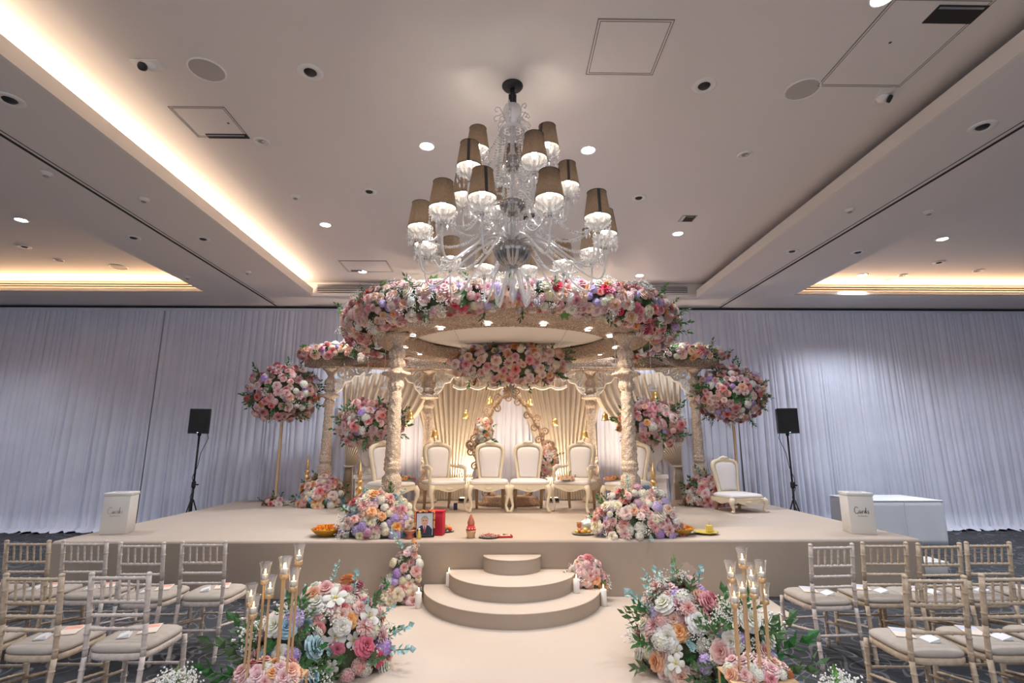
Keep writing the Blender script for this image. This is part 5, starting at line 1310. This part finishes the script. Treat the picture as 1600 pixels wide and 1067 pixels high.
m_grillb = mat('black_grille', (.008, .008, .009), .7, bump=.5, bscale=500); m_blue = emit('blue_led', (.2, .5, 1), 3)
pa_speaker(-5.42, 9.5, R(18), 'nearest the faded card box', 1)
pa_speaker(4.98, 9.2, R(-18) if False else R(-12), 'nearest the white table', -1)
# white table
t = thing('clothed_table', 'rectangular table under a floor-length white cloth behind the stage corner', 'table', (6.92, 9.75, 0))
tb = MB(); L_ = []
for v in range(9):
    z = .0 + .735 * v / 8; l = []
    for j in range(80):
        a = j / 80 * 4; k = int(a); f = a - k; hx, hy = .68, .5
        x, y = [(-hx + 2 * hx * f, -hy), (hx, -hy + 2 * hy * f), (hx - 2 * hx * f, hy), (-hx, hy - 2 * hy * f)][k]
        w_ = (1 - v / 8) * .012 * sin(j * .9 + v * .3) * (1.5 if (f < .08 or f > .92) else .6); l.append((x + (w_ if k in (1, 3) else 0), y + (w_ if k in (0, 2) else 0) - 0, z))
    L_.append(l)
tb.loft(L_, m_cloth, True, sm=True); tb.obj('tablecloth', None, t)
MB().rbox((-.69, -.51, .73), (.69, .51, .742), .01, m_cloth).obj('tabletop_cloth', None, t)
MB().box((-.012, -.513, .1), (.0, -.507, .735), m_cloth).obj('pressed_crease', None, t)
# small white low stand beyond the front chairs
for x, y, lab, nx in [(-5.35, 5.9, 'small white step box on the dark carpet, faded card box side', 1), (5.6, 7.3, 'small white low step box behind the tan chairs on the white table side', 1)]:
    t = thing('step_box', lab, 'step box', (x, y, 0)); MB().rbox((-.2, -.16, .0), (.2, .16, .16), .01, m_card).obj('body', None, t); MB().rbox((-.215, -.175, .16), (.215, .175, .19), .01, m_card).obj('top_board', None, t)

# ================================================================== OFFERINGS ON THE STAGE EDGE
m_marig = mat('marigold_orange', (.85, .36, .03), .8, rand=.2); m_redp = mat('petal_red', (.62, .05, .05), .8); m_bowl = mat('gilt_bowl', (.80, .44, .06), .35, metal=.6)
m_red = mat('red_velvet', (.55, .02, .05), .8); m_silver = mat('silver', (.62, .60, .58), .35, metal=.8); m_terra = mat('copper_red', (.60, .20, .12), .4, metal=.3); m_orangef = mat('orange_peel', (.85, .42, .08), .5, bump=.3, bscale=200)
m_brown = mat('coconut_brown', (.36, .22, .12), .9, bump=.6, bscale=60); m_navy = mat('navy_cloth', (.03, .04, .08), .8); m_skin = mat('photo_skin', (.60, .36, .28), .6); m_hair = mat('photo_hair', (.35, .33, .32), .7); m_gilt2 = mat('yellow_gilt', (.75, .58, .14), .4, metal=.4)
m_wood = mat('oiled_wood', (.32, .17, .07), .5, var=.2, scale=14)
def petals_heap(mb, r, z, n_, mats, rr, s=.02):
    for i in range(n_):
        a = rr.uniform(0, 6.28); q = r * sqrt(rr.random()); h = z + (1 - (q / r) ** 2) * r * .22
        m = rr.choice(mats); p = V((q * cos(a), q * sin(a), h)); d = V((rr.uniform(-1, 1), rr.uniform(-1, 1), rr.uniform(-.2, .7))); leafquad(mb, p, d, V((0, 0, 1)), s * rr.uniform(.8, 1.3), s * .4, m)
def petal_bowl(x, y, lab, sd):
    t = thing('petal_bowl', lab, 'bowl', (x, y, .622), group='gilt bowls of petals')
    MB().lathe([(.09, 0), (.095, .006), (.14, .03), (.185, .075), (.195, .085), (.185, .083), (.13, .035), (.001, .02)], 40, m_bowl, caps=True, mod=lambda a, z, r: .004 * cos(20 * a) if z > .06 else 0).obj('bowl', None, t)
    mb = MB(); rr = random.Random(sd); mb.lathe([(.17, .07), (.12, .09), (.06, .10), (.001, .105)], 20, m_marig, caps=False); petals_heap(mb, .165, .078, 420, [m_marig, m_marig, m_marig, m_orangef, m_redp], rr, .026)
    o = mb.obj('loose_petals', None, t); o['kind'] = 'stuff'
petal_bowl(-2.11, 6.60, 'gilt bowl heaped with orange marigold petals, on the faded card box side', 1)
petal_bowl(2.12, 6.60, 'gilt bowl heaped with orange marigold petals, next to the yellow dish', 2)
def plate(x, y, r, lab, m=None, name='plate'):
    t = thing(name, lab, 'plate', (x, y, .622)); MB().lathe([(r * .55, 0), (r * .6, .004), (r * .95, .014), (r, .018), (r * .94, .017), (r * .55, .008), (.001, .007)], 32, m or m_silver).obj('dish', None, t); return t
fp = plate(-.74, 6.88, .125, 'silver plate of fruit beside the red box')
for i, (dx, dy, m, r_) in enumerate([(-.06, .0, m_orangef, .036), (.01, -.04, m_brown, .034), (.06, .01, m_orangef, .034), (0, .05, m_brown, .035), (-.02, .0, m_brown, .03), (.075, -.05, m_redp, .024)]):
    t = thing('fruit', ['orange fruit at the outer edge of the fruit plate', 'brown fruit at the front of the fruit plate', 'yellow orange fruit by the far edge of the plate', 'brown fruit at the back of the fruit plate', 'brown fruit topmost on the fruit plate', 'small red fruit on the rim of the fruit plate'][i], 'fruit', (-.74 + dx, 6.88 + dy, .631 + (r_ if i != 4 else .075)), group='fruit on the plate')
    MB().sphere((0, 0, 0), (r_, r_, r_ * .92), m, 14).obj('fruit_flesh', None, t); MB().lathe([(.004, r_ * .9), (.003, r_ * .9 + .006), (.001, r_ * .9 + .008)], 6, m_stem).obj('stem_end', None, t)
t = thing('red_box', 'upright crimson cloth covered box behind the framed photo', 'box', (-.81, 6.64, .622), R(-8)); MB().rbox((-.09, -.07, 0), (.09, .07, .27), .008, m_red).obj('box_body', None, t); MB().rbox((-.094, -.074, .27), (.094, .074, .285), .006, m_red).obj('lid', None, t)
t = thing('photo_frame', 'black framed portrait photo of an older man in a dark suit', 'photo frame', (-.93, 6.46, .622), R(8))
T = M.Rotation(R(-8), 4, 'X')
MB().box((-.13, -.01, 0), (-.108, .012, .33), m_black, T).box((.108, -.01, 0), (.13, .012, .33), m_black, T).box((-.13, -.01, 0), (.13, .012, .024), m_black, T).box((-.13, -.01, .306), (.13, .012, .33), m_black, T).obj('frame_border', None, t)
ph = MB().box((-.11, 0, .02), (.11, .008, .31), m_silver, T)
def flat(poly, m, d): ph.add([T @ V((x, -d, z)) for x, z in poly], [tuple(range(len(poly)))[::-1]], m, False)
flat([(-.1, .025), (.1, .025), (.1, .10), (.06, .145), (.03, .155), (-.03, .155), (-.06, .145), (-.1, .10)], m_navy, .001)
flat([(-.025, .155), (.025, .155), (.0, .05)], m_paper, .002); flat([(-.008, .145), (.008, .145), (.01, .06), (0, .05), (-.01, .06)], m_redp, .003)
flat([(.048 * cos(a), .205 + .062 * sin(a)) for a in [2 * pi * i / 20 for i in range(20)]], m_skin, .003)
flat([(.05 * cos(a), .215 + .06 * sin(a)) for a in [pi * (.0 + i / 12) for i in range(13)]] + [(-.034, .235), (0, .25), (.034, .235)], m_hair, .004)
for sx in (-.018, .018): flat([(sx + .009 * cos(a), .212 + .006 * sin(a)) for a in [2 * pi * i / 8 for i in range(8)]], m_black, .005)
flat([(-.016, .178), (.016, .178), (.01, .172), (-.01, .172)], m_redp, .005)
ph.obj('portrait_print', None, t); t.scale = (.88,) * 3; MB().box((-.02, .01, 0), (.02, .09, .006), m_black).obj('prop_foot', None, t)
g = MB(); rr = random.Random(4)
for i in range(34):
    s_ = -1 if i < 17 else 1; k = (i % 17) / 16; g.sphere((s_ * (.125 + .004 * rr.random()), -.02 - .0 * k, .33 - .2 * k), .012, rr.choice([m_redp, m_marig, m_pk]), 6)
for i in range(20): g.sphere((-.12 + .24 * i / 19, -.01, .338 + .008 * sin(i)), .012, rr.choice([m_redp, m_pk, m_marig]), 6)
g.obj('garland', None, None, (-.93, 6.445, .622), (0, 0, R(8)), label='thin red and orange flower garland draped over the photo frame', category='garland').scale = (.88,) * 3
def pot(x, y, lab, s=1.0):
    t = thing('red_pot', lab, 'pot', (x, y, .622))
    MB().lathe([(.05, 0), (.055, .01), (.03, .03), (.035, .045), (.07, .075), (.075, .085), (.06, .083), (.02, .06), (.001, .06)], 24, m_terra, T=M.Scale(s, 4)).obj('pot_body', None, t)
    MB().lathe([(.076, .083), (.078, .09), (.07, .09)], 24, m_gold, caps=False, T=M.Scale(s, 4)).obj('gilt_rim', None, t); return t
pot(-1.09, 6.40, 'small red footed pot in front of the flower heap beside the photo frame', 1.1)
t = thing('figurine', 'small white and green figurine standing before the photo frame', 'figurine', (-.98, 6.37, .622))
MB().lathe([(.024, 0), (.03, .01), (.026, .04), (.018, .06), (.02, .075), (.012, .09), (.001, .1)], 14, m_gilt2).obj('figure_body', None, t); MB().sphere((0, 0, .105), .014, m_wax, 8).obj('figure_head', None, t)
t = thing('ritual_pot', 'red and gold decorated ritual pot topped with a pointed cone', 'ritual pot', (-.38, 6.42, .622))
MB().lathe([(.042, 0), (.048, .005), (.045, .03), (.058, .07), (.06, .085), (.05, .08), (.001, .08)], 20, m_rod).obj('gold_cup', None, t)
MB().lathe([(.055, .08), (.058, .10), (.05, .125), (.035, .14), (.03, .145)], 20, m_redp, caps=False).obj('red_cloth', None, t)
MB().lathe([(.036, .14), (.04, .17), (.03, .20), (.016, .235), (.006, .26), (.001, .265)], 16, m_terra, mod=lambda a, z, r: .003 * cos(8 * a)).obj('pointed_cone', None, t)
w_ = MB()
for i in range(10): a = 2 * pi * i / 10; w_.sphere((.056 * cos(a), .056 * sin(a), .108), .008, m_wax, 6)
w_.obj('pearl_band', None, t)
t = plate(-.17, 6.45, .125, 'silver plate of red and pink petals beside the ritual pot'); mb = MB(); petals_heap(mb, .09, .012, 130, [m_redp, m_redp, m_pk, m_marig, m_paper], random.Random(3), .022); o = mb.obj('loose_petals', None, t); o['kind'] = 'stuff'
t = thing('red_tray', 'small square red tray with a yellow flower motif', 'tray', (.02, 6.46, .622), R(6)); MB().rbox((-.085, -.06, 0), (.085, .06, .012), .006, m_redp).obj('tray_base', None, t)
tr_ = MB().box((-.085, -.06, .012), (-.075, .06, .022), m_redp).box((.075, -.06, .012), (.085, .06, .022), m_redp).box((-.085, -.06, .012), (.085, -.05, .022), m_redp).box((-.085, .05, .012), (.085, .06, .022), m_redp); tr_.obj('tray_rim', None, t)
mb = MB().rbox((-.06, -.04, .012), (.06, .04, .026), .006, m_prog).rbox((-.03, -.02, .026), (.0, .02, .034), .004, m_stem); petals_heap(mb, .04, .024, 30, [m_marig, m_gilt2, m_orangef], random.Random(9), .02); mb.obj('flower_motif', None, t)
t = plate(.97, 6.66, .14, 'silver plate of sweets and fruit in front of the mixed heap beside the yellow dish')
for i, (dx, dy, m, r_) in enumerate([(.03, .0, m_gilt2, .038), (-.04, .01, m_terra, .035), (-.01, -.05, m_orangef, .026), (.07, -.04, m_orangef, .024), (-.08, -.03, m_gilt2, .024), (-.02, .05, m_wax, .03)]):
    MB().sphere((dx, dy, .012 + r_ * .85), (r_, r_, r_ * .9), m, 12).obj('sweet', None, t)
t = thing('copper_cup', 'small copper cup standing on the plate of sweets', 'cup', (.93, 6.69, .692)); MB().lathe([(.02, 0), (.03, .02), (.026, .045), (.034, .055)], 16, m_terra, caps=False).obj('cup_body', None, t); MB().lathe([(.034, .055), (.036, .058), (.033, .058)], 16, m_gold, caps=False).obj('cup_rim', None, t)
t = thing('silver_pouch', 'crumpled silver cloth pouch behind the plate of sweets', 'pouch', (1.1, 6.95, .622)); 
pmb = MB(); L_ = [[((.13 * q) * cos(a) * (1 + .12 * sin(5 * a + z * 40)), (.09 * q) * sin(a), z) for a in [2 * pi * j / 24 for j in range(24)]] for q, z in ((.8, 0), (1, .03), (1, .07), (.8, .11), (.45, .135), (.3, .15), (.42, .17))]
pmb.loft(L_, m_silver); pmb.obj('pouch_body', None, t); MB().tube([(.04 * cos(a), .03 * sin(a), .148) for a in [2 * pi * i / 12 for i in range(12)]], .005, 5, m_wax, closed=True).obj('drawstring', None, t)
t = thing('yellow_dish', 'shallow yellow dish with a yellow cube and lamp wick', 'dish', (2.47, 6.66, .622)); MB().lathe([(.08, 0), (.09, .006), (.15, .025), (.155, .03), (.14, .026), (.001, .012)], 32, m_gilt2, mod=lambda a, z, r: .006 * cos(12 * a) if z > .02 else 0).obj('dish', None, t)
MB().rbox((.02, -.03, .02), (.09, .04, .10), .006, m_gilt2).obj('yellow_cube', None, t); MB().tube([(.055, .0, .1), (.06, 0, .17)], .004, 5, m_rod).obj('wick_stick', None, t)
t = thing('paper_sheet', 'curled grey paper sheet leaning on the yellow dish', 'paper', (2.38, 6.64, .66), R(-12))
MB().loft([[(-.16 + .24 * i / 8, -.07, .03 - .06 * sin(i / 8 * pi / 2) + .0), (-.16 + .24 * i / 8, .07, .03 - .06 * sin(i / 8 * pi / 2))] for i in range(9)], m_silver, False, closed=False).obj('sheet', None, t)
t = thing('wooden_chest', 'brown wooden chest behind the mixed flower heap, beside the gold spire', 'chest', (2.12, 7.55, .622), R(-10)); MB().rbox((-.14, -.12, 0), (.14, .12, .36), .01, m_wood).obj('chest_body', None, t); MB().rbox((-.15, -.13, .36), (.15, .13, .39), .01, m_wood).obj('lid', None, t)
t = thing('folded_cloth', 'dark blue green folded cloth lying on the wooden chest', 'cloth', (2.12, 7.55, 1.013)); mb = MB(); L_ = [[((.13 * q) * cos(a) * (1 + .1 * sin(4 * a + z * 60)), (.1 * q) * sin(a), z) for a in [2 * pi * j / 20 for j in range(20)]] for q, z in ((1, 0), (1.02, .02), (.9, .04), (.5, .055))]; mb.loft(L_, m_pb); mb.obj('cloth_fold', None, t)
t = thing('cream_stool', 'little cream turned stool beside the wooden chest at the heap edge', 'stool', (2.16, 6.95, .622)); MB().lathe([(.05, 0), (.055, .02), (.035, .06), (.045, .11), (.03, .15), (.035, .19)], 16, m_ivory).obj('turned_post', None, t); MB().lathe([(.08, .19), (.085, .2), (.08, .215), (.001, .216)], 24, m_ivory).obj('stool_top', None, t)
t = thing('phone_stand', 'small dark card reader sized box on the stage under the first armchair', 'device', (-.80, 9.05, .622), R(10)); MB().rbox((-.03, -.02, 0), (.03, .02, .11), .005, m_navy).obj('device_body', None, t); MB().rbox((-.10, -.01, 0), (-.035, .03, .1), .005, m_silver).obj('silver_side', None, t)
MB().box((-.04, -.02, 0), (.04, .02, .003)).obj('paper_scrap', m_paper, None, (3.65, 8.0, .622), (0, 0, .4), label='tiny white paper scrap on the stage in front of the low chair', category='paper')
